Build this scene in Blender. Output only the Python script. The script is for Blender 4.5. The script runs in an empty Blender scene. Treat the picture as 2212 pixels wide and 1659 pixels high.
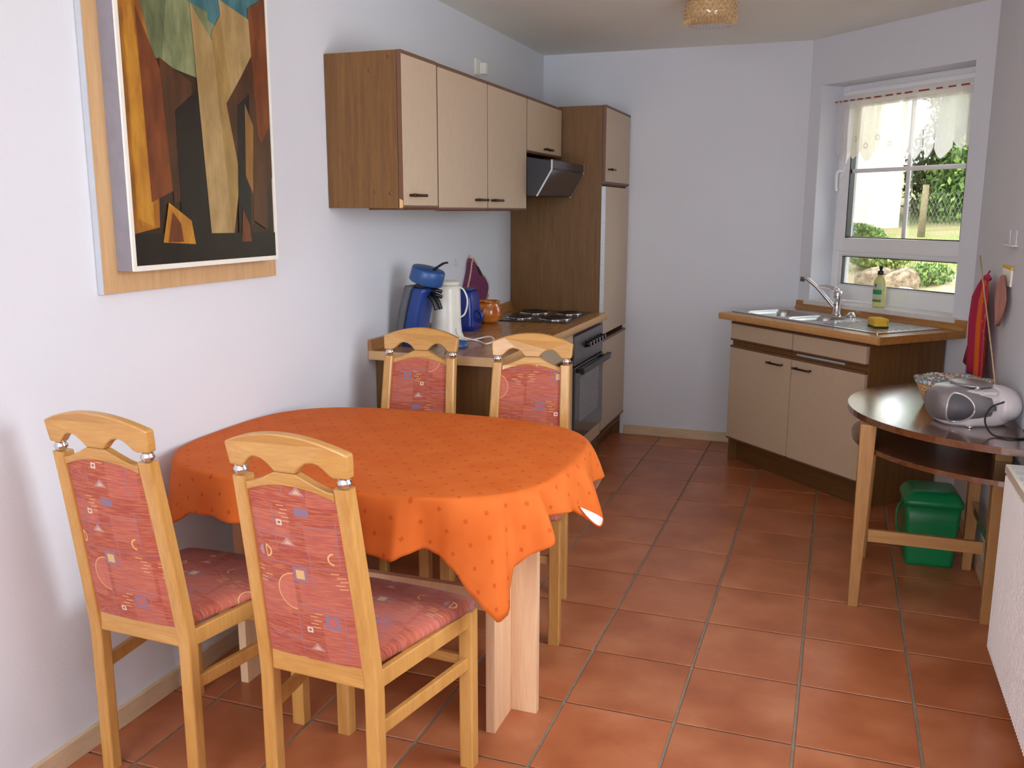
import bpy, bmesh, math, random
from mathutils import Vector, Matrix, Euler
random.seed(7)
sc = bpy.context.scene
COL = sc.collection
R = math.radians
PI = math.pi
S2 = math.sqrt(.5)

# ------------------------------------------------------------------ camera
CAM_F = 1956.1
cam = bpy.data.cameras.new('camera'); camo = bpy.data.objects.new('camera', cam); COL.objects.link(camo)
yaw, pitch, roll = -0.343396, 0.189686, 0.002082
fw = Vector((math.sin(yaw)*math.cos(pitch), math.cos(yaw)*math.cos(pitch), -math.sin(pitch)))
rt = Vector((math.cos(yaw), -math.sin(yaw), 0)); up = rt.cross(fw)
r2 = rt*math.cos(roll) + up*math.sin(roll); u2 = -rt*math.sin(roll) + up*math.cos(roll)
mat = Matrix((r2, u2, -fw)).transposed().to_4x4(); mat.translation = Vector((0.7006, -2.4375, 1.4722))
camo.matrix_world = mat
cam.sensor_width = 36; cam.lens = 36*CAM_F/2212; cam.clip_start = .02; cam.clip_end = 300
sc.camera = camo
sc.view_settings.view_transform = 'Standard'; sc.view_settings.look = 'None'
sc.view_settings.exposure = -0.12; sc.view_settings.gamma = 1; sc.view_settings.use_curve_mapping = False
sc.cycles.max_bounces = 10; sc.cycles.diffuse_bounces = 6; sc.cycles.transparent_max_bounces = 24
sc.cycles.sample_clamp_indirect = 6
# ------------------------------------------------------------------ world: bright overcast sky
w = bpy.data.worlds.new('overcast_sky'); sc.world = w; w.use_nodes = True
bg = w.node_tree.nodes['Background']; bg.inputs[0].default_value = (.93, .97, 1, 1); bg.inputs[1].default_value = 7.0

def area(name, loc, target, sx, sy, power, col=(1, 1, 1)):
    l = bpy.data.lights.new(name, 'AREA'); l.shape = 'RECTANGLE'; l.size = sx; l.size_y = sy; l.energy = power; l.color = col
    o = bpy.data.objects.new(name, l); COL.objects.link(o); o.location = loc
    o.rotation_euler = (Vector(target)-Vector(loc)).to_track_quat('-Z', 'Y').to_euler(); return o
# side-window daylight (out of frame), fill light added outside unseen rear opening, camera's small flash
area('daylight_side_window', (1.75, -.35, 1.5), (0, -.35, 1.35), 1.2, 1.15, 13, (.88, .95, 1))
area('rear_fill_light', (-.1, -4.95, 1.4), (-.1, 0, 1.2), 1.7, 1.7, 38, (.90, .96, 1))
fl = bpy.data.lights.new('camera_flash', 'POINT'); fl.energy = 7.5; fl.color = (1, .98, .97); fl.shadow_soft_size = .02
flo = bpy.data.objects.new('camera_flash', fl); COL.objects.link(flo); flo.location = Vector(mat.translation)+u2*.04-r2*.035+fw*.03

# ------------------------------------------------------------------ helpers: colour, nodes
def c8(r, g=None, b=None):
    if g is None: r, g, b = ((r >> 16) & 255, (r >> 8) & 255, r & 255)
    f = lambda v: (v/255/12.92) if v/255 <= .04045 else ((v/255+.055)/1.055)**2.4
    return (f(r), f(g), f(b), 1)
class NT:
    def __init__(s, name):
        s.m = bpy.data.materials.new(name); s.m.use_nodes = True; s.t = s.m.node_tree; s.b = s.t.nodes['Principled BSDF']
    def n(s, typ, **kw):
        nd = s.t.nodes.new(typ)
        for k, v in kw.items(): setattr(nd, k, v)
        return nd
    def l(s, a, b): s.t.links.new(a, b)
    def val(s, inp, v):
        if hasattr(v, 'is_linked') or isinstance(v, bpy.types.NodeSocket): s.l(v, inp)
        else: inp.default_value = v
    def math(s, op, a, b=0.0, c=None, clamp=False):
        nd = s.n('ShaderNodeMath', operation=op); nd.use_clamp = clamp
        s.val(nd.inputs[0], a); s.val(nd.inputs[1], b)
        if c is not None: s.val(nd.inputs[2], c)
        return nd.outputs[0]
    def mix(s, fac, a, b, typ='MIX'):
        nd = s.n('ShaderNodeMix', data_type='RGBA', blend_type=typ)
        s.val(nd.inputs['Factor'], fac); s.val(nd.inputs[6], a); s.val(nd.inputs[7], b); return nd.outputs[2]
    def coord(s, kind='Object', scale=(1, 1, 1), loc=(0, 0, 0), rot=(0, 0, 0)):
        tc = s.n('ShaderNodeTexCoord'); mp = s.n('ShaderNodeMapping'); s.l(tc.outputs[kind], mp.inputs[0])
        mp.inputs['Scale'].default_value = scale; mp.inputs['Location'].default_value = loc; mp.inputs['Rotation'].default_value = rot
        return mp.outputs[0]
    def noise(s, vec, scale=5, detail=3, rough=.5, dist=0):
        nd = s.n('ShaderNodeTexNoise'); s.l(vec, nd.inputs['Vector']); nd.inputs['Scale'].default_value = scale
        nd.inputs['Detail'].default_value = detail; nd.inputs['Roughness'].default_value = rough; nd.inputs['Distortion'].default_value = dist
        return nd.outputs[0]
    def ramp(s, v, stops):
        nd = s.n('ShaderNodeValToRGB'); s.l(v, nd.inputs[0]); e = nd.color_ramp.elements
        while len(e) < len(stops): e.new(.5)
        for i, (p, c) in enumerate(stops): e[i].position = p; e[i].color = c
        return nd.outputs[0]
    def bump(s, h, strength=.2, dist=.002):
        nd = s.n('ShaderNodeBump'); s.val(nd.inputs['Height'], h); nd.inputs['Strength'].default_value = strength; nd.inputs['Distance'].default_value = dist
        s.l(nd.outputs[0], s.b.inputs['Normal'])
    def base(s, c): s.val(s.b.inputs['Base Color'], c)
def simple(name, col, rough=.5, metal=0, var=.06, scale=30, bump=0, spec=.5, coat=0):
    t = NT(name); v = t.coord(); n = t.noise(v, scale, 3)
    c = c8(col) if isinstance(col, int) else col
    lo = tuple(max(0, x*(1-var)) for x in c[:3])+(1,); hi = tuple(min(1, x*(1+var)) for x in c[:3])+(1,)
    t.base(t.ramp(n, [(.3, lo), (.7, hi)])); t.b.inputs['Roughness'].default_value = rough; t.b.inputs['Metallic'].default_value = metal
    t.b.inputs['Specular IOR Level'].default_value = spec; t.b.inputs['Coat Weight'].default_value = coat
    if bump: t.bump(n, bump, .002)
    return t.m
def wood(name, c1, c2, scale=(40, 40, 2.5), rough=.4, fine=1., spec=.5, coat=0, dark=None):
    t = NT(name); v = t.coord(scale=scale)
    n = t.noise(v, 1.0, 4, .6, .6); n2 = t.noise(t.coord(scale=tuple(x*6 for x in scale)), 1.0, 2, .5)
    a = t.math('ADD', t.math('MULTIPLY', n, .65), t.math('MULTIPLY', n2, .35*fine))
    stops = [(.32, c8(c1)), (.62, c8(c2))]
    if dark: stops = [(.28, c8(dark))]+stops
    t.base(t.ramp(a, stops)); t.b.inputs['Roughness'].default_value = rough; t.b.inputs['Specular IOR Level'].default_value = spec
    t.b.inputs['Coat Weight'].default_value = coat; t.b.inputs['Coat Roughness'].default_value = .15
    t.bump(n2, .08, .001); return t.m

M = {}
# plaster with a fine woodchip grain
def plaster(name, col, b=.35):
    t = NT(name); v = t.coord(); n = t.noise(v, 140, 3, .6); n2 = t.noise(v, 1.3, 2)
    c = c8(col); t.base(t.ramp(n2, [(.3, tuple(x*.97 for x in c[:3])+(1,)), (.7, c)]))
    t.b.inputs['Roughness'].default_value = .9; t.b.inputs['Specular IOR Level'].default_value = .2; t.bump(n, b, .0015); return t.m
M['wall'] = plaster('wall_plaster', 0xDDE0E8)
M['ceil'] = plaster('ceiling_plaster', 0xEFEDE6, .15)
M['beech'] = wood('beech_varnished', 0xB98442, 0xCE9C58, (30, 30, 3), .32, spec=.6, coat=.25)
M['beech_light'] = wood('beech_laminate', 0xD9AD84, 0xE8C4A0, (25, 25, 2), .45)
M['beech_x'] = wood('beech_along', 0xB98442, 0xCE9C58, (3, 30, 30), .32, spec=.6, coat=.25)
M['frame'] = wood('frame_beech', 0xC39A6C, 0xD2AC7E, (40, 40, 3), .5)
M['oak'] = wood('oak_foil_brown', 0x61401E, 0x7C5628, (60, 60, 3), .5, dark=0x482C14)
M['oak_edge'] = simple('brown_edge_strip', 0x6E4B38, .45)
M['plinth'] = wood('plinth_brown', 0x54371A, 0x6A4722, (3, 60, 60), .5)
M['top'] = wood('worktop_laminate', 0x9C6B3A, 0xB5834C, (40, 4, 40), .22, spec=.6)
M['top_edge'] = wood('worktop_edge', 0xC29056, 0xCF9E66, (30, 4, 30), .3)
M['top_end'] = wood('worktop_end_strip', 0xD8AD7E, 0xE0B98C, (3, 30, 30), .35)
M['top_x'] = wood('sink_worktop_laminate', 0x9E6A34, 0xB88346, (4, 40, 40), .22, spec=.6)
M['base_board'] = wood('skirting_beige', 0xC9AE8C, 0xD8C0A0, (5, 5, 30), .5)
t = NT('beige_laminate'); v = t.coord(scale=(500, 500, 25)); n = t.noise(v, 1, 2)
t.base(t.ramp(n, [(.3, c8(0xBEA68C)), (.7, c8(0xCAB49A))])); t.b.inputs['Roughness'].default_value = .42; M['beige'] = t.m
M['bronze'] = simple('handle_bronze', 0x4A3324, .35, .7, .15)
M['chrome'] = simple('chrome', 0xE6E6EA, .07, 1, .02)
M['steel'] = simple('brushed_steel', 0xC9C9C9, .25, 1, .05, 80)
M['alu'] = simple('aluminium_strip', 0xC8CDD4, .4, .3, .03)
M['black'] = simple('black_plastic', 0x17161A, .3, 0, .1)
M['blackcord'] = simple('black_cord', 0x1C1A1C, .5)
M['whitecord'] = simple('white_cord', 0xE8E4E0, .4)
M['white_plastic'] = simple('white_plastic', 0xE9E6DD, .3, 0, .02)
M['box_side'] = simple('frame_box_side_grey', 0x8C8994, .6)
M['pvc'] = simple('white_pvc', 0xEDEDF0, .28, 0, .01)
M['sill'] = simple('white_stone_sill', 0xDAD5D2, .25, 0, .04)
M['grout'] = simple('grout_grey', 0x8C8071, .9, 0, .15, 60, .3)
M['blue'] = simple('blue_plastic', 0x1F3F86, .3, 0, .05)
M['bluelid'] = simple('blue_lid_plastic', 0x2E5490, .35, 0, .05)
M['blue_dark'] = simple('cobalt_blue_plastic', 0x16318C, .22, 0, .05)
M['grey_plastic'] = simple('grey_plastic', 0x53565C, .45)
M['silver'] = simple('silver_plastic', 0x9E9A9C, .3, .6, .03)
M['grille'] = simple('speaker_mesh', 0x5A575C, .6, .2, .2, 400)
M['ring_silver'] = simple('speaker_ring_silver', 0xC4C0C2, .25, .4, .02)
M['radio_white'] = simple('radio_white_plastic', 0xDAD2D4, .3, 0, .02)
M['green'] = simple('green_plastic', 0x0B7A45, .38, 0, .06)
M['hood_side'] = simple('hood_dark_grey', 0x25262C, .4, 0, .05)
M['hood_front'] = simple('hood_front_metal', 0x4A464C, .2, .6, .06)
M['oven_panel'] = simple('oven_panel_metal', 0x6E6A6C, .3, .6, .05)
M['oven_glass'] = simple('oven_black_glass', 0x3B383C, .12, 0, .04, spec=.8)
M['oven_window'] = simple('oven_window_glass', 0x6C696C, .15, 0, .08, spec=.8)
M['hob'] = simple('hob_steel', 0x544A44, .22, .6, .08, 60)
M['plate'] = simple('hotplate_iron', 0x2A2522, .4, .4, .1)
M['darkwood'] = wood('dark_stained_top', 0x4E2A17, 0x6B3D22, (5, 40, 40), .16, spec=.9, coat=1)
M['pine'] = wood('pine_leg', 0x94683A, 0xAC7D4A, (40, 40, 3), .4)
M['pine_x'] = wood('pine_rail', 0x94683A, 0xAC7D4A, (3, 40, 40), .4)
M['yellow'] = simple('sponge_foam', 0xE8B93A, .9, 0, .12, 200, .5)
M['scour'] = simple('scouring_pad_green', 0x2E3B22, .95, 0, .2, 300, .5)
M['pot'] = None
t = NT('amber_glaze'); v = t.coord(); n = t.noise(v, 22, 4, .6)
t.base(t.ramp(n, [(.3, c8(0x7C3A10)), (.5, c8(0xC06A22)), (.7, c8(0xD9924A))])); t.b.inputs['Roughness'].default_value = .12; t.b.inputs['Coat Weight'].default_value = .6; M['pot'] = t.m
t = NT('purple_felt'); v = t.coord(); n = t.noise(v, 60, 3)
t.base(t.ramp(n, [(.3, c8(0x64284E)), (.7, c8(0x7E3C62))])); t.b.inputs['Roughness'].default_value = .95; t.bump(n, .5, .003); M['purple'] = t.m
M['cream'] = simple('cream_stitching', 0xCDB08C, .9, 0, .1, 80)
M['darkcloth'] = simple('dark_lining', 0x2C2024, .95)
M['pipe'] = simple('white_pipe', 0xDADADC, .35)
M['grey_cream'] = simple('radiator_top_cream', 0xDCD3C4, .35, 0, .02)
t = NT('radiator_ribbed_white'); v = t.coord()
wv = t.n('ShaderNodeTexWave', wave_type='BANDS', bands_direction='Y'); t.l(v, wv.inputs[0]); wv.inputs['Scale'].default_value = 9
t.base(c8(0xE6E2E2)); t.b.inputs['Roughness'].default_value = .35; M['radiator'] = t.m
# terracotta tile, varied from tile to tile
t = NT('terracotta_tile'); v = t.coord('Object'); oi = t.n('ShaderNodeObjectInfo')
ad = t.n('ShaderNodeVectorMath', operation='ADD'); cb = t.n('ShaderNodeCombineXYZ')
t.l(t.math('MULTIPLY', oi.outputs['Random'], 40.0), cb.inputs[0]); t.l(t.math('MULTIPLY', oi.outputs['Random'], 17.0), cb.inputs[1])
t.l(v, ad.inputs[0]); t.l(cb.outputs[0], ad.inputs[1])
n = t.noise(ad.outputs[0], 4.5, 4, .55); n2 = t.noise(ad.outputs[0], 60, 3)
c = t.ramp(n, [(.3, c8(0x9E5734)), (.5, c8(0xB06842)), (.72, c8(0xC27E58))])
hsv = t.n('ShaderNodeHueSaturation'); t.l(c, hsv.inputs['Color']); t.l(t.math('MULTIPLY_ADD', oi.outputs['Random'], .10, .93), hsv.inputs['Value'])
t.base(t.mix(t.math('MULTIPLY', n2, .15), hsv.outputs[0], c8(0xA65C3C)))
t.l(t.math('MULTIPLY_ADD', n, .08, .27), t.b.inputs['Roughness']); t.b.inputs['Specular IOR Level'].default_value = .5; t.bump(n2, .12, .001); M['tile'] = t.m

# woven upholstery with geometric motifs.  u,v are metres on the cloth (object X and the Z/Y axis), repeated
def fabric(name, axis):
    t = NT(name); tc = t.n('ShaderNodeTexCoord'); sp = t.n('ShaderNodeSeparateXYZ'); t.l(tc.outputs['Object'], sp.inputs[0])
    at = t.n('ShaderNodeAttribute', attribute_type='OBJECT', attribute_name='pattern_shift'); sh = t.n('ShaderNodeSeparateXYZ'); t.l(at.outputs['Vector'], sh.inputs[0])
    u0 = t.math('ADD', sp.outputs[0], sh.outputs[0]); v0 = t.math('ADD', sp.outputs[axis], sh.outputs[1])
    PU, PV = .262, .385
    u = t.math('FLOORED_MODULO' if False else 'WRAP', u0, PU, 0.0); v = t.math('WRAP', v0, PV, 0.0)
    def rect(x, y, hw, hh):
        a = t.math('LESS_THAN', t.math('ABSOLUTE', t.math('SUBTRACT', u, x)), hw)
        b = t.math('LESS_THAN', t.math('ABSOLUTE', t.math('SUBTRACT', v, y)), hh); return t.math('MULTIPLY', a, b)
    def dist(x, y):
        a = t.math('SUBTRACT', u, x); b = t.math('SUBTRACT', v, y)
        return t.math('SQRT', t.math('ADD', t.math('MULTIPLY', a, a), t.math('MULTIPLY', b, b)))
    def disc(x, y, r): return t.math('LESS_THAN', dist(x, y), r)
    def ring(x, y, r, w_): return t.math('LESS_THAN', t.math('ABSOLUTE', t.math('SUBTRACT', dist(x, y), r)), w_)
    def half(side, x): return t.math('LESS_THAN' if side < 0 else 'GREATER_THAN', u, x)
    def tri(x, y, hw, h):
        dv = t.math('SUBTRACT', v, y); a = t.math('GREATER_THAN', dv, 0.0)
        return t.math('MULTIPLY', a, t.math('LESS_THAN', t.math('ADD', t.math('ABSOLUTE', t.math('SUBTRACT', u, x)), t.math('MULTIPLY', dv, hw/h)), hw))
    nv = t.coord(scale=(25, 25, 400) if axis == 2 else (25, 400, 25)); fine = t.noise(nv, 1, 2)
    big = t.noise(t.coord(scale=(3, 3, 3)), 5, 2); weave = t.noise(t.coord(scale=(900, 900, 900)), 1, 1)
    col = t.ramp(fine, [(.33, c8(0x9C4A3C)), (.5, c8(0xB05A46)), (.66, c8(0xC07454))])
    col = t.mix(t.math('MULTIPLY', big, .25), col, c8(0xAE5C5A))
    rose, lilac, sand, white = c8(0xCC7C70), c8(0x9A7280), c8(0xD9B078), c8(0xDEC6AC)
    P = lambda a, b: (a*PU, (1-b)*PV)
    layers = []
    for (a, b, hw, hh) in ((.25, .12, .055, .03), (.75, .2, .04, .035), (.18, .62, .045, .04), (.72, .55, .065, .05), (.85, .86, .05, .05)):
        x, y = P(a, b); layers.append((t.math('MULTIPLY', rect(x, y, hw, hh), .28), rose))
    for (a, b, hw, hh) in ((.3, .15, .0014, .06), (.3, .185, .08, .0014), (.62, .38, .0014, .05), (.5, .37, .13, .0014), (.42, .72, .0014, .09), (.7, .64, .07, .0014), (.88, .8, .0014, .06), (.2, .87, .06, .0014), (.75, .12, .06, .0014), (.12, .17, .0014, .035), (.9, .2, .0014, .05), (.3, .5, .06, .0014)):
        x, y = P(a, b); layers.append((t.math('MULTIPLY', rect(x, y, hw, hh), .75), lilac))
    x, y = P(.42, .55); layers.append((t.math('MULTIPLY', t.math('MULTIPLY', disc(x, y, .045), half(-1, x)), .5), c8(0xCF7A66)))
    layers.append((t.math('MULTIPLY', ring(x, y, .045, .0012), half(-1, x)), sand))
    x, y = P(.5, .43); layers += [(rect(x, y, .019, .018), lilac), (rect(x, y, .011, .011), sand)]
    x, y = P(.76, .72); layers += [(rect(x, y, .018, .017), c8(0x8E7488)), (rect(x, y, .010, .010), c8(0xC06460))]
    x, y = P(.6, .03); layers += [(rect(x, y, .018, .010), c8(0x8E7488))]
    for a, b in ((.36, .11), (.52, .79)):
        x, y = P(a, b); layers += [(rect(x, y, .0075, .007), white), (rect(x, y, .0035, .003), c8(0x8E6470))]
    for a, b in ((.42, .25), (.57, .93)):
        x, y = P(a, b); layers += [(tri(x, y, .020, .021), c8(0xB58690)), (tri(x, y+.003, .010, .010), sand)]
    x, y = P(.17, .31); layers += [(t.math('MULTIPLY', ring(x, y, .014, .0022), half(1, x)), sand), (rect(x+.001, y, .0015, .014), sand)]
    layers += [(t.math('MULTIPLY', disc(x-.008, y, .012), half(-1, x-.008)), c8(0xA58794))]
    x, y = P(.85, .3); layers += [(t.math('MULTIPLY', ring(x, y, .013, .002), half(-1, x)), sand)]
    random.seed(3)
    for a, b in ((.42, .05), (.12, .47), (.58, .72), (.88, .44)):
        x, y = P(a, b)
        for k in range(5):
            layers.append((t.math('MULTIPLY', rect(x+random.uniform(-.014, .014), y+.018-k*.009, .010, .0011), .85), sand))
    # thin wavy thread
    wv_ = t.math('ABSOLUTE', t.math('SUBTRACT', t.math('SUBTRACT', v, .06), t.math('MULTIPLY', t.math('SINE', t.math('MULTIPLY', u, 110.)), .008)))
    layers.append((t.math('MULTIPLY', t.math('MULTIPLY', t.math('LESS_THAN', wv_, .0013), half(-1, .09)), .6), rose))
    for m, c in layers: col = t.mix(m, col, c)
    t.base(col); t.b.inputs['Roughness'].default_value = .95; t.b.inputs['Specular IOR Level'].default_value = .15; t.b.inputs['Sheen Weight'].default_value = .15
    t.bump(weave, .25, .001); return t.m
M['fabric_back'] = fabric('upholstery_back', 2)
M['fabric_seat'] = fabric('upholstery_seat', 1)

# orange damask cloth, small diamonds on a staggered grid in the flat (UV) cloth plane
t = NT('orange_tablecloth'); tc = t.n('ShaderNodeTexCoord'); sp = t.n('ShaderNodeSeparateXYZ'); t.l(tc.outputs['UV'], sp.inputs[0])
def spots(ou, ov, pu, pv, sz):
    a = t.math('ABSOLUTE', t.math('SUBTRACT', t.math('WRAP', t.math('ADD', sp.outputs[0], ou), pu, 0.0), pu/2))
    b = t.math('ABSOLUTE', t.math('SUBTRACT', t.math('WRAP', t.math('ADD', sp.outputs[1], ov), pv, 0.0), pv/2))
    return t.math('LESS_THAN', t.math('ADD', a, b), sz)
m = t.math('MAXIMUM', spots(0, 0, .075, .09, .0072), spots(.0375, .045, .075, .09, .0072))
wvv = t.noise(t.coord('UV', (500, 500, 500)), 1, 2); big = t.noise(t.coord('UV', (9, 9, 9)), 1, 2)
c = t.ramp(big, [(.3, c8(0xC85F22)), (.7, c8(0xD06A2C))]); c = t.mix(t.math('MULTIPLY', m, .65), c, c8(0xB0420E))
t.base(c); t.b.inputs['Roughness'].default_value = .7; t.b.inputs['Specular IOR Level'].default_value = .15; t.bump(wvv, .12, .0006)
geo = t.n('ShaderNodeNewGeometry'); M['cloth'] = t.m
M['cloth_under'] = simple('cloth_underside_pale', 0xE8D8D4, .8)

# sheer curtain
def sheer(name, col, alpha):
    t = NT(name); out = t.t.nodes['Material Output']; tr = t.n('ShaderNodeBsdfTransparent'); tl = t.n('ShaderNodeBsdfTranslucent'); df = t.n('ShaderNodeBsdfDiffuse')
    n = t.noise(t.coord(scale=(300, 300, 40)), 1, 2)
    tl.inputs[0].default_value = c8(col); df.inputs[0].default_value = c8(col)
    m1 = t.n('ShaderNodeMixShader'); m1.inputs[0].default_value = .5; t.l(tl.outputs[0], m1.inputs[1]); t.l(df.outputs[0], m1.inputs[2])
    m2 = t.n('ShaderNodeMixShader'); t.l(t.math('MULTIPLY_ADD', n, .2, alpha-.1), m2.inputs[0]); t.l(tr.outputs[0], m2.inputs[1]); t.l(m1.outputs[0], m2.inputs[2])
    t.l(m2.outputs[0], out.inputs[0]); return t.m
M['sheer'] = sheer('sheer_voile', 0xDCD0C0, .62)
M['sheer2'] = sheer('sheer_voile_dense', 0xF4F2F2, .8)
M['daisy'] = sheer('daisy_print', 0x9C947E, .7)
M['ribbon'] = simple('red_ribbon', 0xA03C2C, .6)
t = NT('window_glass'); out = t.t.nodes['Material Output']; tr = t.n('ShaderNodeBsdfTransparent'); gl = t.n('ShaderNodeBsdfGlossy'); gl.inputs['Roughness'].default_value = .02
fr = t.n('ShaderNodeFresnel'); fr.inputs[0].default_value = 1.45; mx = t.n('ShaderNodeMixShader'); tr.inputs[0].default_value = (.97, .99, .98, 1)
t.l(t.math('MULTIPLY', fr.outputs[0], .7), mx.inputs[0]); t.l(tr.outputs[0], mx.inputs[1]); t.l(gl.outputs[0], mx.inputs[2]); t.l(mx.outputs[0], out.inputs[0]); M['glass'] = t.m
t = NT('clear_plastic'); t.base((.78, .78, .8, 1)); t.b.inputs['Transmission Weight'].default_value = .2; t.b.inputs['Roughness'].default_value = .15; M['clear'] = t.m
t = NT('amber_crystal'); v = t.coord(); t.base(t.ramp(t.noise(v, 90, 2), [(.3, c8(0xC49E6C)), (.7, c8(0xDCBE92))])); t.b.inputs['Roughness'].default_value = .12; t.b.inputs['Transmission Weight'].default_value = .1; t.b.inputs['Coat Weight'].default_value = .5; M['crystal'] = t.m
M['brass'] = simple('brass', 0x8A6426, .3, .9, .08)
t = NT('dish_soap'); t.base(c8(0xE2E6A0)); t.b.inputs['Roughness'].default_value = .25; t.b.inputs['Transmission Weight'].default_value = .25; t.b.inputs['Subsurface Weight'].default_value = .2; M['soap'] = t.m
M['label_green'] = simple('label_green', 0x2F8A5C, .5); M['label_pale'] = simple('label_pale', 0xB9C6A6, .5); M['label_dark'] = simple('label_dark', 0x6C7A3C, .5)
# outdoors
M['ext_white'] = simple('neighbour_render_white', 0xF6EFE2, .9, 0, .02)
t = NT('garden_ground'); v = t.coord(); n = t.noise(v, 1.1, 4, .6); n2 = t.noise(v, 25, 3)
c = t.ramp(n, [(.42, c8(0x8F7C58)), (.52, c8(0x6E7C38)), (.62, c8(0x5C7030))]); t.base(t.mix(t.math('MULTIPLY', n2, .4), c, c8(0x9A8A68))); t.b.inputs['Roughness'].default_value = 1; M['ground'] = t.m
t = NT('sand_path'); v = t.coord(); t.base(t.ramp(t.noise(v, 9, 4, .6), [(.35, c8(0x8C7A58)), (.65, c8(0xAA9874))])); t.b.inputs['Roughness'].default_value = 1; M['sand'] = t.m
t = NT('sandstone'); v = t.coord(); n = t.noise(v, 14, 5, .7); t.base(t.ramp(n, [(.38, c8(0x57473A)), (.5, c8(0x7E6B56)), (.62, c8(0x9C8A70))])); t.b.inputs['Roughness'].default_value = .95; t.bump(n, .8, .03); M['rock'] = t.m
M['rock_white'] = simple('pale_stone', 0xE8E0D4, .9, 0, .08, 6, .5)
def leafmat(name, a, b, c):
    t = NT(name); oi = t.n('ShaderNodeNewGeometry'); t.base(t.ramp(oi.outputs['Random Per Island'], [(.1, c8(a)), (.5, c8(b)), (.9, c8(c))])); t.b.inputs['Roughness'].default_value = .6
    t.b.inputs['Subsurface Weight'].default_value = 0; return t.m
M['leaf1'] = leafmat('leaves_mid_green', 0x1E3412, 0x36501E, 0x5E7030)
M['leaf2'] = leafmat('leaves_deep_green', 0x0F2212, 0x1E3822, 0x324E2E)
M['leaf3'] = leafmat('leaves_bright_green', 0x365220, 0x587630, 0x7E9448)
M['grass'] = leafmat('grass_blades', 0x4E6A22, 0x7E9440, 0xB0BA70)
M['bark'] = simple('bark', 0x6A553C, .9, 0, .3, 20, .5)
M['post'] = simple('weathered_post', 0x746850, .9, 0, .2, 20)
M['wire'] = simple('fence_wire', 0x7C8078, .5, .5)

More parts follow.
